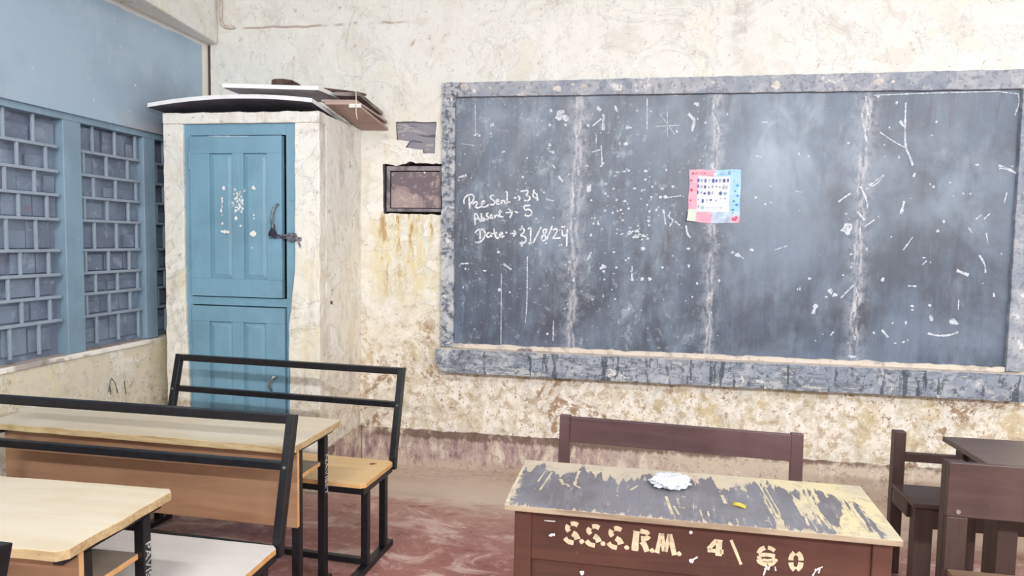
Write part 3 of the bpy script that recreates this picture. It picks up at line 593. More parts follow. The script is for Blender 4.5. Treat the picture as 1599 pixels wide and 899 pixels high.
# chalk on the board
WY = BY-.0012; NRM = (0, -1, 0)
ck = MB(); CW = .0105
def K(pts, w=CW, sm=2, org=(700, 280), sc=7.49): ribbon(ck, [onY(org[0]+a/sc, org[1]+b/sc, WY) for a, b in smooth_line(pts, sm)], w, NRM)
for s_ in (
  [(185, 290), (180, 240), (205, 198), (250, 175), (292, 180), (302, 215), (285, 258), (255, 285)], [(245, 205), (250, 345)],
  [(285, 290), (315, 260), (345, 265), (330, 300), (312, 325), (345, 335), (385, 318)], [(380, 290), (420, 282), (426, 255), (402, 248), (385, 285), (395, 322), (430, 326), (475, 292)],
  [(540, 190), (510, 183), (490, 205), (505, 232), (540, 250), (545, 278), (520, 300), (490, 290)], [(555, 265), (592, 258), (588, 235), (565, 240), (556, 270), (570, 292), (602, 285)],
  [(620, 240), (622, 288)], [(622, 270), (640, 242), (660, 252), (665, 288)], [(690, 145), (686, 285)], [(700, 265), (722, 264)], [(765, 215), (797, 216)], [(815, 190), (842, 224), (820, 248)],
  [(845, 140), (885, 134)], [(880, 138), (922, 125), (937, 150), (905, 186), (945, 196), (960, 225), (930, 252), (885, 244)], [(1002, 118), (985, 212), (1052, 214)], [(1005, 150), (1022, 168)], [(1035, 165), (1046, 252)],
  [(315, 530), (306, 402), (328, 392), (378, 500)], [(310, 465), (358, 452)], [(385, 395), (390, 486)], [(388, 480), (418, 486), (430, 462), (402, 448)], [(472, 395), (445, 400), (450, 428), (476, 446), (462, 470), (440, 464)],
  [(485, 435), (516, 426), (506, 408), (486, 426), (494, 456), (528, 450)], [(540, 412), (545, 452)], [(545, 440), (560, 416), (582, 416), (590, 442)], [(604, 355), (600, 440)], [(600, 438), (650, 436)], [(585, 386), (628, 376)],
  [(670, 392), (758, 374)], [(698, 345), (757, 374), (720, 450)], [(780, 374), (816, 391)],
  [(962, 303), (884, 310)], [(884, 310), (896, 366), (935, 344), (980, 374), (972, 416), (930, 432), (893, 414)],
  [(310, 625), (345, 588), (398, 580), (432, 612), (430, 662), (400, 712), (350, 742), (312, 728)], [(372, 582), (372, 700)], [(488, 620), (455, 628), (448, 665), (475, 682), (496, 652), (500, 622)], [(500, 622), (508, 676)], [(532, 575), (545, 640), (562, 692), (592, 680)], [(508, 636), (572, 624)],
  [(600, 652), (638, 640), (626, 618), (602, 628), (598, 662), (622, 676), (656, 660)], [(668, 620), (690, 622)], [(725, 635), (792, 630)], [(764, 594), (796, 630), (760, 666)],
  [(835, 590), (870, 568), (892, 590), (880, 625), (838, 656), (886, 664), (916, 696), (892, 746), (834, 746)], [(930, 582), (966, 560)], [(966, 560), (960, 736)], [(940, 740), (986, 735)], [(1086, 556), (994, 740)],
  [(1150, 582), (1112, 584), (1108, 620), (1140, 660), (1136, 710), (1100, 722), (1084, 690), (1112, 652), (1146, 620), (1150, 582)], [(1216, 542), (1152, 702)],
  [(1225, 592), (1262, 570), (1276, 600), (1250, 650), (1218, 690)], [(1218, 690), (1312, 684)], [(1330, 590), (1334, 650), (1362, 666), (1388, 640)], [(1320, 556), (1366, 553)], [(1395, 578), (1388, 680), (1384, 786)],
): K(s_)
rel(ck, bb).build('chalk_writing', CHALK, bb)
ck = MB(); A1 = ((680, 100), 2.996); A2 = ((1130, 100), 2.996); A3 = ((680, 380), 2.996); A4 = ((1130, 380), 2.996)
def K1(A, pts, w=.010, sm=1): ribbon(ck, [onY(A[0][0]+a/A[1], A[0][1]+b/A[1], WY) for a, b in smooth_line(pts, sm)], w, NRM, .45)
def Bk(A, a, b, r, sx=1., sz=1.): ck.blob(onY(A[0][0]+a/A[1], A[0][1]+b/A[1], WY+.0004), r*.85, (sx*random.uniform(.6, 1.5), 0, 0), (0, 0, sz*random.uniform(.6, 1.3)), 9, .42)
for p, w_ in (([(785, 235), (785, 310)], .016), ([(735, 290), (785, 248)], .009), ([(1182, 232), (1212, 262)], .016), ([(1212, 262), (1200, 316)], .015), ([(775, 380), (780, 475), (770, 480)], .008), ([(730, 412), (772, 400)], .006), ([(718, 562), (718, 600)], .024),
              ([(990, 160), (990, 306)], .006), ([(1030, 292), (1140, 286)], .005), ([(1085, 222), (1085, 340)], .004), ([(1050, 232), (1120, 330)], .004), ([(1065, 680), (1070, 700), (1076, 750)], .009), ([(1100, 690), (1088, 715), (1116, 730), (1094, 760)], .008), ([(1120, 735), (1144, 755)], .007),
              ([(1172, 755), (1178, 795), (1195, 812)], .009), ([(520, 632), (552, 640)], .006), ([(575, 525), (596, 550)], .014), ([(108, 530), (146, 520)], .012), ([(186, 192), (188, 330)], .004), ([(120, 372), (180, 380)], .004), ([(548, 470), (560, 490)], .01), ([(840, 195), (850, 222)], .012), ([(752, 330), (752, 372)], .006), ([(1080, 625), (1150, 615)], .006)): K1(A1, p, w_)
for a, b, r in ((585, 228, .035), (575, 245, .03), (605, 250, .022), (610, 285, .016), (535, 285, .016), (540, 220, .013), (265, 285, .02), (185, 332, .018), (205, 335, .013), (258, 325, .012), (535, 378, .02), (545, 410, .018), (528, 395, .012), (760, 205, .016), (770, 212, .012), (900, 295, .018), (910, 298, .012), (942, 218, .012), (1218, 185, .018), (1224, 192, .014), (1130, 315, .014), (428, 440, .013), (318, 410, .012), (862, 372, .012), (890, 372, .018),
                (820, 500, .014), (850, 505, .014), (880, 502, .012), (905, 498, .014), (985, 500, .016), (930, 582, .014), (965, 592, .012), (795, 605, .010), (832, 582, .01), (800, 560, .01), (806, 618, .01), (962, 630, .014), (1000, 688, .014), (1032, 682, .012), (795, 686, .014), (745, 720, .018), (760, 735, .012), (740, 745, .012), (1008, 635, .01), (885, 640, .016), (1000, 550, .013), (970, 866, .012), (168, 532, .012), (1075, 622, .018), (508, 600, .010), (520, 632, .009), (552, 718, .007), (472, 724, .008), (1160, 620, .008), (874, 730, .009), (850, 775, .012)): Bk(A1, a, b, r*.8, 1, random.uniform(.7, 1.2))
for i in range(38): Bk(A1, random.gauss(945, 28), random.gauss(795, 18), random.uniform(.004, .010))
for p, w_ in (([(730, 318), (800, 365), (852, 392)], .007), ([(852, 180), (848, 300), (850, 390), (875, 440), (885, 475)], .010), ([(825, 265), (842, 292)], .014), ([(700, 146), (1000, 134), (1376, 126), (1384, 180), (1362, 240)], .006), ([(665, 590), (690, 558), (750, 520)], .010), ([(640, 572), (672, 640), (672, 676)], .010), ([(670, 575), (712, 566), (750, 522), (712, 540), (676, 566)], .006),
              ([(1285, 476), (1330, 490), (1372, 512)], .014), ([(1290, 485), (1318, 488)], .014), ([(535, 645), (594, 604)], .008), ([(625, 690), (660, 730)], .012), ([(660, 760), (705, 728)], .007), ([(895, 508), (888, 528)], .010), ([(665, 150), (675, 240)], .008), ([(645, 230), (655, 290), (668, 362)], .01), ([(1180, 725), (1205, 706)], .007), ([(1218, 725), (1245, 700)], .006), ([(1325, 600), (1312, 650)], .007), ([(840, 870), (885, 808)], .008), ([(1145, 765), (1162, 788)], .008), ([(145, 428), (176, 434)], .007), ([(336, 594), (368, 600)], .008), ([(178, 272), (206, 272)], .006), ([(1228, 790), (1238, 840)], .005), ([(845, 640), (830, 700)], .016)): K1(A2, p, w_)
for a, b, r in ((575, 768, .042), (580, 790, .018), (396, 432, .01), (150, 625, .012), (222, 648, .010), (195, 655, .009), (220, 570, .008), (976, 334, .01), (996, 270, .008), (965, 562, .01), (982, 574, .01), (1060, 554, .007), (752, 432, .008), (820, 436, .010), (1030, 738, .014), (1002, 780, .018), (784, 808, .007), (130, 870, .013), (42, 880, .012), (66, 892, .016), (1155, 605, .012), (1122, 605, .010), (1076, 618, .008), (1185, 470, .010), (875, 628, .008), (1350, 478, .008)): Bk(A2, a, b, r*.8)
for p, w_ in (([(318, 95), (355, 122)], .014), ([(710, 78), (730, 40)], .008), ([(920, 105), (918, 168)], .008), ([(308, 140), (306, 470)], .005), ([(430, 60), (428, 300), (420, 370)], .006), ([(550, 455), (552, 360)], .007), ([(118, 95), (155, 93)], .008)): K1(A3, p, w_)
for a, b, r in ((295, 42, .013), (788, 108, .022), (786, 132, .012), (790, 168, .010), (846, 112, .010), (968, 166, .018), (1002, 168, .022), (920, 168, .016), (972, 24, .018), (902, 70, .010), (784, 244, .012), (734, 262, .008), (840, 260, .013), (1068, 262, .008), (1184, 106, .012), (1110, 58, .010), (1062, 112, .012), (1186, 24, .013), (614, 6, .013), (405, 2, .02), (300, 215, .015), (232, 128, .012), (140, 118, .018), (348, 228, .014), (835, 40, .012), (915, 130, .012)): Bk(A3, a, b, r*.8)
for p, w_ in (([(955, 420), (1000, 432), (1055, 430), (1098, 414)], .011), ([(740, 404), (770, 440)], .011), ([(1196, 55), (1222, 95), (1226, 138)], .009), ([(548, 255), (606, 196)], .009), ([(1090, 126), (1146, 148)], .02), ([(240, 30), (300, 10)], .006), ([(95, 70), (66, 52)], .008), ([(862, 198), (902, 200)], .008), ([(500, 430), (514, 412)], .009), ([(430, 290), (418, 330)], .02), ([(1262, 230), (1266, 250)], .01), ([(930, 100), (950, 80)], .006), ([(1100, 262), (1098, 310)], .006)): K1(A4, p, w_)
for a, b, r in ((964, 290, .020), (884, 310, .014), (880, 292, .010), (970, 345, .022), (972, 358, .016), (1070, 362, .022), (1086, 370, .02), (852, 372, .014), (790, 372, .013), (804, 466, .012), (840, 462, .010), (862, 452, .009), (702, 418, .010), (430, 455, .008), (462, 424, .009), (745, 170, .014), (938, 66, .012), (968, 88, .008), (402, 165, .013), (356, 212, .014), (345, 214, .010), (560, 148, .010), (430, 290, .02), (500, 225, .024), (520, 240, .02), (480, 250, .018), (130, 30, .014), (42, 40, .013), (66, 55, .016), (1300, 48, .010), (1104, 575, .012), (600, 530, .02)): Bk(A4, a, b, r*.75)
for i in range(120):
    x = random.choice((random.gauss(-.33, .09), random.gauss(.52, .06), random.gauss(1.39, .08), random.uniform(-1.1, 2.18), random.uniform(-1.1, .55))); z = random.uniform(.93, 2.45)
    if -1.12 < x < 2.19: ck.blob((x, WY+.0004, z), random.choice((.003, .004, .005, .008)), (1, 0, 0), (0, 0, random.uniform(.6, 1.6)), 6)
for i in range(24): ck.blob((random.gauss(.06, .16), WY+.0004, random.gauss(1.80, .1)), random.uniform(.004, .011), (1, 0, 0), (0, 0, 1), 7)
melt(slate, rel(ck, bb).build('chalk_marks', SMUDGE, bb))
m = MB(); WF = FYB-.0012
for a, b, r, sx in ((1211, 133, .035, 1), (1373, 127, .032, 1.1), (1395, 127, .013, 1), (725, 136, .035, 1.1), (740, 142, .018, 1), (765, 138, .018, .8), (870, 139, .026, 1.3), (912, 134, .016, 1.6), (810, 148, .012, 1.2), (818, 145, .010, 1), (1114, 129, .014, 1), (895, 132, .012, 1.4), (705, 155, .014, .8), (704, 190, .012, .7), (703, 260, .010, .8)): m.blob(onY(a, b, WF), r*.8, (sx, 0, 0), (0, 0, .85), 9, .25)
melt(tops_, rel(m, bb).build('flaked_spots', plain('bare_plaster_flakes', (222, 214, 208), .8, .2), bb))
m = MB()
for i in range(14): r = random.uniform(.006, .014); p = Vector((random.uniform(-.04, .04), random.uniform(-.012, .012), r*.7)); m.tube([p-Vector((r, 0, 0)), p, p+Vector((r, 0, .002))], [r*.4, r, r*.5], 6)
q = onZ(825, 541, .838); m.v = [(x+q.x-.53, y-.056, z+.163) for x, y, z in m.v]; m.build('chalk_crumbs', plain('grey_chalk_dust', (150, 146, 146), .9), bb, smooth=True)['kind'] = 'stuff'

# ------------------------------------------------------------------ paper chart on the board
PX0, PX1, PZ0, PZ1 = .374, .684, 1.688, 2.017
pc = empty('paper_chart', ((PX0+PX1)/2, D-.009, PZ0), 'square handmade pink and blue paper chart stuck on the blackboard', 'paper chart')
m = MB(); n = 24
for j in range(n+1):
    for i in range(n+1):
        fx, fz = i/n, j/n; x = PX0+(PX1-PX0)*fx; z = PZ0+(PZ1-PZ0)*fz
        curl = max(0, 1-(fx*1.6+fz*1.3)*2.4)
        m.v.append((x-.010*max(0, .28-fz)*(1-fx)/.28*(1 if fx < .3 else 0)+.002*math.sin(fz*11), D-.010-.003*math.sin(fx*7+fz*3)**2-.035*curl**1.5, z+.012*curl+.002*math.sin(fx*9)))
def papercol(fx, fz):
    if .15 < fx < .81 and .20 < fz < .88: return 2
    if fx < .15 and fz < .27: return 3
    if fz < .2: return 0 if .15 < fx < .47 else (0 if fx > .82 and fz < .13 else 4)
    if fz > .88: return 0 if fx < .5 else 1
    return 0 if fx < .15 else 1
for j in range(n):
    for i in range(n): m.f.append((j*(n+1)+i, j*(n+1)+i+1, (j+1)*(n+1)+i+1, (j+1)*(n+1)+i)); m.mi.append(papercol((i+.5)/n, (j+.5)/n))
PINK = plain('pink_paper', (244, 164, 186), .8, .15, 0, .06, 14, (246, 190, 204)); LBLUE = plain('light_blue_paper', (166, 208, 240), .8, .15, 0, .05, 14, (190, 222, 246))
sh = rel(m, pc).build('sheet', [PINK, LBLUE, plain('white_paper', (232, 233, 244), .8, .15, 0, .03), plain('cream_green_paper', (206, 224, 208), .8, .15, 0, .1, 9, (236, 226, 204)), plain('pale_blue_paper', (206, 222, 244), .8, .15)], pc, smooth=True)
def chart(a, b): return Vector((PX0+(a-135)/640*(PX1-PX0), D-.0148, PZ0+(795-b)/665*(PZ1-PZ0)))
MATS = {'v': plain('violet_ink', (128, 122, 176), .7), 'g': plain('grey_ink', (186, 190, 206), .7), 't': plain('teal_ink', (166, 204, 204), .7), 'b': plain('blue_ink', (104, 160, 214), .7), 'r': plain('rose_ink', (226, 104, 140), .7), 'd': plain('dark_blue_ink', (102, 112, 170), .7)}
marks = {k: MB() for k in MATS}
def E_(k, a, b, w_, h_): marks[k].blob(chart(a, b), .5, (w_/640*(PX1-PX0), 0, 0), (0, 0, h_/665*(PZ1-PZ0)), 12, .12)
for a, b, w_, h_, k in ((250, 262, 26, 46, 'v'), (292, 264, 28, 50, 't'), (338, 268, 30, 54, 'v'), (384, 264, 20, 30, 't'), (434, 268, 34, 54, 'd'), (474, 268, 28, 44, 'v'), (520, 266, 32, 54, 'g'), (568, 266, 30, 52, 'd'), (616, 264, 24, 48, 'v'),
    (250, 336, 20, 44, 'v'), (292, 338, 26, 44, 'g'), (336, 344, 26, 44, 'd'), (384, 346, 30, 26, 'g'), (430, 340, 24, 44, 'g'), (476, 338, 28, 18, 'g'), (520, 346, 16, 22, 'd'), (566, 346, 30, 56, 'g'), (604, 350, 24, 40, 'g'),
    (248, 412, 18, 54, 'd'), (292, 414, 20, 24, 't'), (334, 426, 28, 28, 'd'), (386, 422, 34, 44, 'v'), (430, 420, 16, 44, 'g'), (530, 424, 38, 46, 'd'), (590, 424, 34, 40, 't'),
    (258, 502, 18, 18, 'g'), (314, 522, 26, 58, 'd'), (366, 508, 20, 24, 'g'), (412, 508, 30, 26, 'd'), (478, 516, 26, 26, 'g'), (534, 486, 26, 14, 'g'), (586, 488, 28, 18, 'g'), (262, 590, 24, 30, 'g'), (314, 602, 34, 46, 't'), (540, 606, 36, 8, 'd'), (526, 660, 24, 8, 'g'), (424, 704, 20, 14, 'g'),
    (162, 264, 24, 30, 'r'), (168, 384, 40, 40, 'r'), (158, 516, 24, 28, 'r'), (736, 324, 34, 26, 'b'), (696, 270, 24, 14, 'g'), (708, 398, 20, 24, 'b'), (740, 452, 36, 28, 'b'), (698, 520, 24, 24, 'b'), (736, 566, 36, 36, 'b'), (692, 626, 36, 22, 'b'), (692, 662, 18, 16, 'b'), (735, 728, 40, 46, 'r'), (700, 745, 36, 36, 'r')): E_(k, a, b, w_, h_)
for a, b in ((700, 745), (735, 728), (722, 752)): marks['r'].blob(chart(a, b)+Vector((0, -.0008, 0)), .006, (1, 0, 0), (0, 0, 1), 6)
def chs(k, pts, w_=.0022): ribbon(marks[k], [chart(a, b) for a, b in pts], w_, NRM, .1)
chs('d', [(145, 640), (165, 700), (230, 772)]); chs('g', [(340, 606), (525, 606)], .0012); chs('g', [(560, 738), (640, 735)], .0012); chs('g', [(360, 200), (420, 202)], .0014); chs('b', [(480, 192), (650, 190)], .0014)
GL = {'B': [[(0, 0), (0, 1), (.7, .95), (.7, .6), (0, .52), (.8, .45), (.8, .05), (0, 0)]], 'A': [[(0, 0), (.45, 1), (.9, 0)], [(.2, .4), (.7, .4)]], 'T': [[(0, 1), (.9, 1)], [(.45, 1), (.45, 0)]], 'C': [[(.9, .85), (.5, 1), (.05, .6), (.05, .3), (.5, 0), (.9, .15)]], 'H': [[(0, 0), (0, 1)], [(.8, 0), (.8, 1)], [(0, .5), (.8, .5)]], 'G': [[(.9, .85), (.5, 1), (.05, .6), (.05, .3), (.5, 0), (.9, .15), (.9, .45), (.55, .45)]], 'U': [[(0, 1), (.05, .2), (.45, 0), (.85, .2), (.9, 1)]]}
def word(k, tx, a, b, h_, adv, w_=.0026):
    for ch in tx:
        if ch in GL:
            for s_ in GL[ch]: chs(k, [(a+x*adv*.75, b-y*h_) for x, y in s_], w_)
        a += adv
word('r', 'BATCH', 172, 190, 26, 36); word('g', 'U', 536, 182, 24, 24); word('d', 'G', 615, 184, 40, 44, .003); chs('d', [(680, 146), (684, 158)])
for k, mb_ in marks.items(): melt(sh, rel(mb_, pc).build('drawn_marks', MATS[k], pc))
m = MB(); q = chart(452, 190)
m.blob(q+Vector((0, -.001, 0)), .013, (1, 0, 0), (0, 0, .9), 7); rel(m, pc).build('tape', WHITE_PAINT, pc)

# ------------------------------------------------------------------ black steel benches and desks
def text_mesh(tx, size, mat, par, name='lettering', ext=.0004):
    cu = bpy.data.curves.new(name, 'FONT'); cu.body = tx; cu.size = size; cu.extrude = ext; cu.align_y = 'CENTER'
    tmp = bpy.data.objects.new(name, cu); C.objects.link(tmp); bpy.context.view_layer.update()
    me = bpy.data.meshes.new_from_object(tmp.evaluated_get(bpy.context.evaluated_depsgraph_get())); C.objects.unlink(tmp); bpy.data.objects.remove(tmp)
    me.materials.clear(); me.materials.append(mat); o = bpy.data.objects.new(name, me); C.objects.link(o); o.parent = par
    return o
def make_bench(loc, rz, label, seat_mats, wd=1.36, knot=False):
    b = empty('school_bench', loc, label, 'bench', 'black steel school benches', rz)     # origin: floor under the seat's back edge, at mid width
    hw = wd/2
    o = MB().prism(chipped(-hw-.015, hw-.005, -.352, -.006, .022, .0015, int(loc[1]*10)), .414, .436).build('seat', seat_mats, b, bevel=.002)
    topmat(o, 0); [setattr(p, 'material_index', 1) for p in o.data.polygons if abs(p.normal.z) < .7]
    if knot:
        k = onZ(581.5, 724, .4366); kl = Matrix.Rotation(-rz, 3, 'Z') @ (k-Vector(loc)); mk = MB(); u, v = Vector((1, 0, 0)), Vector((0, 1, 0))
        mk.blob((kl.x, kl.y, .4364), .012, u, v); mk.blob((kl.x+.014, kl.y+.006, .4364), .007, u, v); tag(mk.build('knot', plain('dark_knot', (104, 58, 40), .8), b), 'dark split knot in the seat')
    m = MB(); T = .034
    for s_ in (-1, 1): m.bar((s_*(hw-.03), -.34, .397), (s_*(hw-.03), -.008, .397), T, T)
    m.bar((-hw+.047, -.322, .397), (hw-.047, -.322, .397), T, T, (0, 0, 1)); m.bar((-hw+.047, -.05, .397), (hw-.047, -.05, .397), T, T, (0, 0, 1))
    m.build('seat_frame', BLACK, b, bevel=.003)
    for s_ in (-1, 1):
        for y in (-.285, -.082): MB().box(s_*(hw-.03)-.017, s_*(hw-.03)+.017, y-.017, y+.017, .03, .38).build('leg', BLACK, b, bevel=.003)
        MB().box(s_*(hw-.03)-.020, s_*(hw-.03)+.020, -.46, 0, 0, .03).build('foot_skid', BLACK, b, bevel=.003)
        m = MB(); xp = s_*(hw-.017); m.bar((xp, .006, .39), (xp, .012, .46), T, T, (1, 0, 0)).bar((xp, .012, .455), (xp, .118, .888), T, T, (1, 0, 0)); m.build('back_post', BLACK, b, bevel=.003)
    m = MB().bar((-hw+.034, .114, .871), (hw-.034, .114, .871), .034, .030, (0, 1, 0)); m.build('back_rail', BLACK, b, bevel=.003)
    m = MB().bar((-hw+.034, .073, .705), (hw-.034, .073, .705), .030, .028, (0, 1, 0)); m.build('back_rail', BLACK, b, bevel=.003)
    MB().box(-hw+.047, hw-.047, -.302, -.272, .032, .060).build('stretcher', BLACK, b, bevel=.003)
    for s_ in (-1, 1): MB().tube([(s_*(hw-.017), .055, .705), (s_*(hw-.017), .052, .7045)], .006, 8).build('screw_head', SCREW, b)
    return b
def rot(v, a): return Vector((v[0]*math.cos(a)-v[1]*math.sin(a), v[0]*math.sin(a)+v[1]*math.cos(a), v[2] if len(v) > 2 else 0))
def place(right_pt, half, a):                    # centre of a row piece from its right-hand end
    r = rot((half, 0, 0), a); return (right_pt[0]-r.x, right_pt[1]-r.y, 0)
aA = R(-3.2); make_bench(place((-1.118, 3.203), .68, aA), aA, 'black steel bench with honey-coloured plywood seat in front of the cupboard', [SEATWOOD, ORANGE], knot=True)
aC = R(-.6); make_bench(place((-1.203, 2.212), .68, aC), aC, 'black steel bench with worn white seat between the two long desks', [SEATWHITE, ORANGE])
make_bench(place((-1.285, 1.085), .68, 0), 0, 'black steel bench post just showing at the bottom left edge of the view', [SEATWHITE, ORANGE])
def make_desk(loc, rz, label, wd=1.46, dp=.44, word_='PAVISET', seed=0):
    b = empty('school_desk', loc, label, 'desk', 'long black steel school desks', rz)    # origin: floor under the middle of the tabletop
    hw, hd_ = wd/2, dp/2
    o = MB().prism(chipped(-hw, hw, -hd_, hd_, .022, .004, 5+seed), .703, .731).build('tabletop', [DESKTOP, CHIP], b, bevel=.002)
    [setattr(p, 'material_index', 1) for p in o.data.polygons if abs(p.normal.z) < .7]
    m = MB(); T = .034; xs = hw-.045
    for s_ in (-1, 1): m.bar((s_*xs, -hd_+.03, .693), (s_*xs, hd_-.03, .693), .03, .03)
    m.bar((-xs+.015, hd_-.10, .693), (xs-.015, hd_-.10, .693), .03, .03, (0, 0, 1)); m.bar((-xs+.015, -hd_+.115, .693), (xs-.015, -hd_+.115, .693), .03, .03, (0, 0, 1)); m.build('top_frame', BLACK, b, bevel=.003)
    yf, yr = -hd_+.115, hd_-.10
    for s_ in (-1, 1):
        for y in (yf, yr):
            l = MB().box(s_*xs-.017, s_*xs+.017, y-.017, y+.017, .03, .678).build('leg', BLACK, b, bevel=.003)
            if s_ > 0 and y == yr:
                tx = text_mesh(word_, .048, LEGTEXT, l); tx.rotation_euler = (R(90), R(90), R(90)); tx.location = (xs+.0176, y, .60)
                tx.scale = (1.0, .72, 1); tag(tx, 'pale worn lettering running down the leg')
        MB().box(s_*xs-.020, s_*xs+.020, yf-.06, yr+.05, 0, .03).build('foot_skid', BLACK, b, bevel=.003)
    o = MB().prism(chipped(-xs-.02, xs+.02, yf-.037, yf-.0185, .0, .0, 3), .372, .700, 2).build('modesty_panel', [PANEL, ORANGE], b, bevel=.002)
    topmat(o, 1, 0, 1)
    o = MB().box(-xs+.02, xs-.004, yf+.018, yr-.01, .548, .566).build('shelf', [SHELF, ORANGE], b, bevel=.001); [setattr(p, 'material_index', 1) for p in o.data.polygons if abs(p.normal.z) < .7]
    return b
aB = R(-1.6); pr_ = Vector((-1.258, 2.636)); make_desk(place(pr_, .73, aB), aB, 'long desk with cream top and brown front panel, farther of two', word_='NAVISET')
aD = R(1.2); pr_ = Vector((-1.412, 1.702)); make_desk(place(pr_, .73, aD), aD, 'long desk with cream top at the bottom left, nearer of two', dp=.455, seed=9)

# ------------------------------------------------------------------ old wooden desk with stencilled front
aT = R(-1.2)
dt = empty('wooden_desk', (.228, 2.29, 0), 'old wooden desk with peeling grey top and stencilled letters on its front', 'desk', None, aT)
TZ0, TZ1 = .700, .724
def slab(mb, x0, x1, xb0, xb1, y0, y1, z0, z1, th):
    return mb.hexa([(x0, y0, z0-th), (x1, y0, z0-th), (xb1, y1, z1-th), (xb0, y1, z1-th), (x0, y0, z0), (x1, y0, z0), (xb1, y1, z1), (xb0, y1, z1)])
m = MB(); slab(m, -.592, .598, -.588, .594, -.195, .195, TZ0, TZ1, .020)
o = dtop = m.build('desktop', [PEEL, PEELEDGE], dt, bevel=.003); [setattr(p, 'material_index', 1) for p in o.data.polygons if p.normal.z < .7]
fpan = MB().box(-.512, .530, -.148, -.130, .505, .682).build('front_panel', REDWOOD, dt, bevel=.003)
MB().box(-.512, .530, -.136, -.125, .16, .505).build('lower_panel', REDWOOD, dt, bevel=.003)
for x in (-.535, .556):
    for y in (-.132, .15): MB().box(x-.028, x+.028, y-.026, y+.026, 0, .680 if y < 0 else .70).build('leg', REDWOOD, dt, bevel=.004)
    MB().box(x-.012, x+.012, -.106, .124, .42, .682).build('side_panel', REDWOOD, dt, bevel=.002)
MB().box(-.507, .528, -.124, .13, .50, .516).build('book_shelf', REDWOOD, dt, bevel=.002)
m = MB(); tri = Matrix.Rotation(-aT, 4, 'Z') @ Matrix.Translation((-.228, -2.29, 0))
pn0 = rot((0, -.1488, 0), aT); nT = rot((0, -1, 0), aT)
def onT(px, py):
    v = ray(px, py); P0 = Vector((.228, 2.29, 0))+pn0; k = (P0-O0).dot(nT)/v.dot(nT); return tri @ (O0+v*k)
def ST(pts, w_=.0155): ribbon(m, [onT(850+a/3.553, 790+b/3.553) for a, b in smooth_line(pts, 1)], w_, (0, -1, 0), .10)
def letter():
    global m
    if m.v: m.build('letter', STENCIL, dt)
    m = MB()
for dx, dy in ((0, 0), (119, 15), (241, 27)):
    letter()
    ST([(186+dx, 106+dy), (168+dx, 96+dy), (146+dx, 98+dy)]); ST([(134+dx, 106+dy), (124+dx, 122+dy), (138+dx, 140+dy)]); ST([(156+dx, 150+dy), (176+dx, 162+dy), (184+dx, 184+dy)], .019); ST([(114+dx, 176+dy), (130+dx, 196+dy), (162+dx, 204+dy)])
letter(); ST([(512, 138), (506, 190), (502, 248)], .021); ST([(532, 138), (566, 144), (578, 158)]); ST([(578, 166), (572, 180), (536, 180)]); ST([(540, 196), (556, 214), (570, 252)], .019)
letter(); ST([(650, 152), (640, 190), (624, 260)], .015); ST([(652, 152), (664, 250)], .013); ST([(694, 156), (672, 252)], .013); ST([(694, 156), (706, 200), (722, 272)], .016)
letter(); ST([(972, 186), (968, 230), (966, 276)], .019); ST([(956, 188), (934, 212), (910, 238)], .013); ST([(906, 244), (950, 248)], .013); ST([(974, 252), (994, 254)], .014); letter(); ST([(1036, 188), (1062, 250), (1092, 324)], .009)
letter(); ST([(1278, 248), (1256, 232), (1240, 230)], .013); ST([(1224, 230), (1200, 240), (1188, 262)], .014); ST([(1190, 272), (1230, 268), (1280, 276)], .012); ST([(1190, 292), (1200, 312), (1236, 322)], .017); ST([(1240, 322), (1270, 312), (1282, 290)], .017); ST([(1210, 300), (1236, 306), (1266, 302)], .013); ST([(1192, 278), (1190, 292)], .012)
letter(); ST([(1388, 258), (1370, 276), (1368, 300)], .015); ST([(1368, 312), (1372, 338), (1390, 352)], .015); ST([(1404, 258), (1422, 276), (1424, 302)], .015); ST([(1424, 312), (1418, 340), (1400, 352)], .015)
for a, b in ((207, 197), (325, 208), (457, 230), (598, 247), (748, 265)): letter(); m.blob(onT(850+a/3.553, 790+b/3.553), .008, (1, 0, 0), (0, 0, 1), 8, .15)
letter()
m = MB()
for a, b, r in ((813, 145, .006), (815, 302, .007), (208, 370, .008), (40, 160, .006), (52, 158, .005), (30, 162, .004), (1262, 130, .004)): m.blob(onT(850+a/3.553, 790+b/3.553), r, (1, 0, 0), (0, 0, 1), 7)
def S2(pts, w_=.004): ribbon(m, [onT(850+a/3.553, 790+b/3.553) for a, b in pts], w_, (0, -1, 0), .4)
S2([(1215, 385), (1230, 345), (1250, 335), (1240, 355)]); S2([(1280, 335), (1284, 358)]); S2([(1488, 386), (1510, 352), (1545, 336)]); S2([(1500, 352), (1530, 352), (1520, 372)]); S2([(1236, 330), (1222, 352)]); S2([(0, 80), (60, 84)], .003); S2([(815, 302), (850, 282)], .004)
melt(fpan, m.build('paint_specks', WHITE_PAINT, dt))
def onTop(px, py, lift=0):
    P0 = Vector((.228, 2.29, (TZ0+TZ1)/2)); nn = rot((0, -(TZ1-TZ0)/.39, 1), aT); nn.z = 1; nn.normalize(); v = ray(px, py)
    return O0+v*((P0-O0).dot(nn)/v.dot(nn))+nn*lift
m = MB(); nTop = (0, -.06, 1)
def onTl(px, py): return tri @ onTop(px, py, .0006)
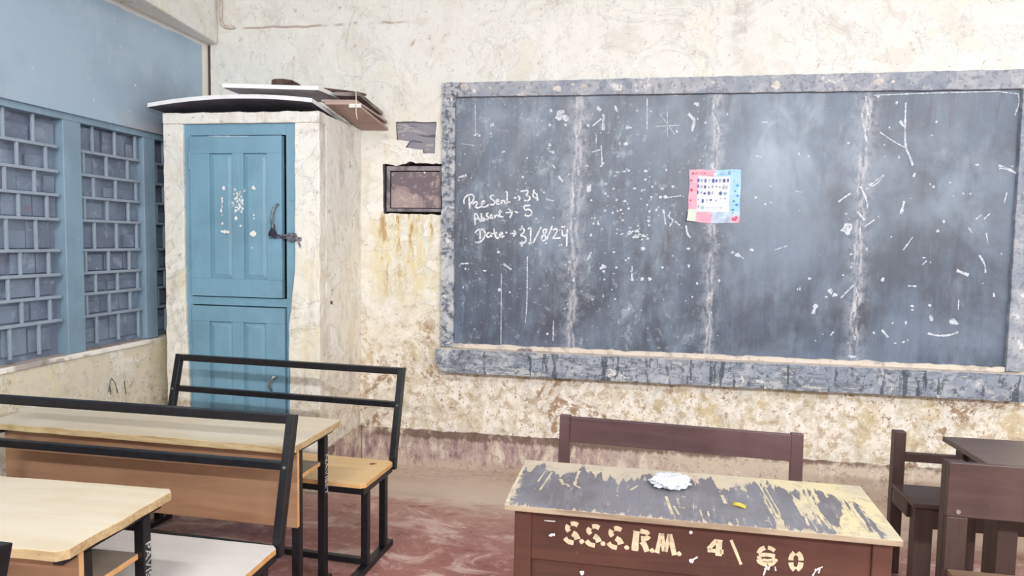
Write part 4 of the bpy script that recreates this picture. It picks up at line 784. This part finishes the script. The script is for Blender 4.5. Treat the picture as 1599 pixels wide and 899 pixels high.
for st_, w_ in (([(905, 735), (902, 742), (897, 757)], .010), ([(897, 757), (906, 762)], .008), ([(925, 738), (940, 736)], .008), ([(875, 748), (880, 757)], .012), ([(884, 755), (889, 760)], .010), ([(862, 737), (843, 765)], .006), ([(852, 735), (840, 752)], .005), ([(1040, 775), (1047, 795), (1050, 803)], .010), ([(1052, 790), (1060, 803)], .006), ([(1127, 773), (1133, 786)], .011), ([(1093, 796), (1096, 806)], .006), ([(1105, 798), (1107, 806)], .005),
    ([(1187, 760), (1205, 790), (1214, 808)], .006), ([(1195, 762), (1218, 802)], .005), ([(1258, 770), (1270, 796), (1280, 818)], .007), ([(1254, 798), (1260, 794), (1258, 800)], .006), ([(1150, 810), (1153, 817)], .005), ([(1257, 805), (1262, 820)], .008), ([(962, 773), (966, 775)], .006), ([(985, 765), (996, 758)], .007), ([(815, 735), (797, 770), (792, 784)], .010), ([(1328, 790), (1345, 815), (1358, 832)], .006), ([(1309, 775), (1330, 805)], .006)):
    ribbon(m, [onTl(*p_) for p_ in smooth_line(st_, 1)], w_, nTop, .35)
melt(dtop, m.build('bare_scratches', plain('bare_pale_wood', (204, 192, 166), .8, .2, 0, .1, 20), dt))
q = onTop(1047, 758)
bm = bmesh.new(); bmesh.ops.create_icosphere(bm, subdivisions=4, radius=1)
for v in bm.verts:
    p = v.co.copy(); n_ = mnoise.noise(p*2.3)*.35+abs(mnoise.noise(p*5.1+Vector((3, 1, 2))))*.38-.1
    p *= 1+n_; v.co = Vector((p.x*.062, p.y*.055, max(-.002, p.z*.018+.012)))
me = bpy.data.meshes.new('crumpled_plastic'); bm.to_mesh(me); bm.free(); me.materials.append(PLASTIC)
o = bpy.data.objects.new('crumpled_plastic', me); C.objects.link(o); o.location = q+Vector((0, 0, .004)); o.rotation_euler = (R(3.5), 0, .2)
tag(o, 'crumpled scrap of white plastic lying on the old wooden desk', 'plastic scrap')
a, b = onTop(1147, 788, .003), onTop(1163, 793, .003); m = MB(); cc = (a+b)/2
m.tube([a-cc+Vector((0, .008, 0)), Vector((0, .006, .003)), b-cc+Vector((.002, .003, .001)), b-cc+Vector((0, -.008, 0)), Vector((0, -.008, .003)), a-cc+Vector((-.006, -.004, 0))], .0045, 6)
tag(m.build('ribbon_scrap', YELLOW, loc=cc, smooth=True), 'tiny yellow twist of ribbon on the old wooden desk', 'ribbon')

# ------------------------------------------------------------------ old wooden benches and desk at the right
aE = R(-4.5)
be = empty('wooden_bench', (.228, 2.86, 0), 'dark wooden bench with one broad backboard behind the stencilled desk', 'bench', 'old dark wooden benches', aE)
hwE = .495
for s_ in (-1, 1):
    MB().bar((s_*(hwE-.024), -.015, .43), (s_*(hwE-.024), .012, .80), .048, .032, (0, 1, 0)).build('back_post', PURPLE, be, bevel=.003)
    for y in (-.29, -.015): MB().box(s_*(hwE-.024)-.024, s_*(hwE-.024)+.024, y-.022, y+.022, 0, .41).build('leg', PURPLE, be, bevel=.003)
m = MB(); m.hexa([(-hwE+.048, -.018, .690), (hwE-.048, -.018, .690), (hwE-.048, .004, .690), (-hwE+.048, .004, .690), (-hwE+.048, -.010, .797), (hwE-.048, -.010, .797), (hwE-.048, .012, .797), (-hwE+.048, .012, .797)])
m.build('backboard', PURPLE, be, bevel=.003)
MB().box(-hwE+.002, hwE-.002, -.32, -.034, .41, .43).build('seat', PURPLE, be, bevel=.003)
MB().box(-hwE+.05, hwE-.05, -.30, -.284, .33, .408).build('apron', PURPLE, be, bevel=.002)
# bench by the wall
bf = empty('wooden_bench', (1.275, 3.40, 0), 'dark wooden bench with a thin back rail against the wall at right', 'bench', 'old dark wooden benches', R(-1))
WF_ = 1.3
for x in (.024, WF_-.024):
    MB().box(x-.026, x+.026, -.004, .040, 0, .688).build('back_post', DARKWOOD, bf, bevel=.003)
    MB().box(x-.012, x+.062 if x < .5 else x+.02, -.25, -.19, 0, .417).build('leg', DARKWOOD, bf, bevel=.003)
MB().box(.052, WF_-.052, .004, .028, .545, .588).build('back_rail', DARKBOARD, bf, bevel=.003)
m = MB(); m.prism([(-.002, -.262), (WF_, -.262), (WF_, -.006), (-.002, -.006)], .420, .440); m.build('seat', DARKBOARD, bf, bevel=.003)
MB().box(.078, WF_-.05, -.245, -.225, .325, .418).build('front_apron', DARKBOARD, bf, bevel=.002)
MB().box(-.0, .022, -.188, -.006, .35, .418).build('side_apron', DARKWOOD, bf, bevel=.002)
# desk at the right edge
dg = empty('wooden_desk', (2.0, 2.90, 0), 'plain dark wooden desk at the right edge beside the wall bench', 'desk', None, R(.4))
MB().box(-.64, .64, -.25, .225, .729, .750).build('desktop', m_wood('worn_dark_desktop', ((98, 80, 74), (84, 68, 63), (114, 96, 88), (136, 118, 108)), 0, .36), dg, bevel=.003)
for x in (-.565, .565):
    MB().box(x-.035, x+.035, .13, .19, 0, .727).build('leg', DARKWOOD, dg, bevel=.003)
    MB().box(x-.035, x+.035, -.16, -.06, 0, .727).build('leg', DARKWOOD, dg, bevel=.003)
    MB().box(x-.02, x+.02, -.06, .13, .63, .727).build('side_apron', DARKWOOD, dg, bevel=.002)
MB().box(-.53, .53, .145, .165, .62, .727).build('front_apron', DARKWOOD, dg, bevel=.002)
# bench in the right-hand corner of the view, seen from its seat side
bh = empty('wooden_bench', (1.138, 2.56, 0), 'dark wooden bench with a deep solid backboard in the bottom right corner', 'bench', 'old dark wooden benches', R(-1.5))
WH = 1.15
MB().box(0, WH, -.012, .010, .612, .806).build('backboard', DARKBOARD, bh, bevel=.003)
for x in (.036, WH-.036):
    MB().box(x-.034, x+.034, .011, .055, 0, .80).build('back_post', DARKWOOD, bh, bevel=.003)
    MB().box(x-.034, x+.034, -.012, .0105, 0, .611).build('post_facing', DARKWOOD, bh, bevel=.003)
    MB().box(x-.030, x+.030, -.30, -.25, 0, .40).build('leg', DARKWOOD, bh, bevel=.003)
MB().box(.01, WH-.01, -.34, -.014, .402, .424).build('seat', m_wood('worn_bench_seat', ((128, 102, 84), (112, 88, 72), (146, 120, 100), (90, 66, 54)), 0, .4), bh, bevel=.003)
m = MB().tube([(.036, -.0125, .632), (.036, -.017, .632)], .008, 10); m.build('bolt', SCREW, bh)
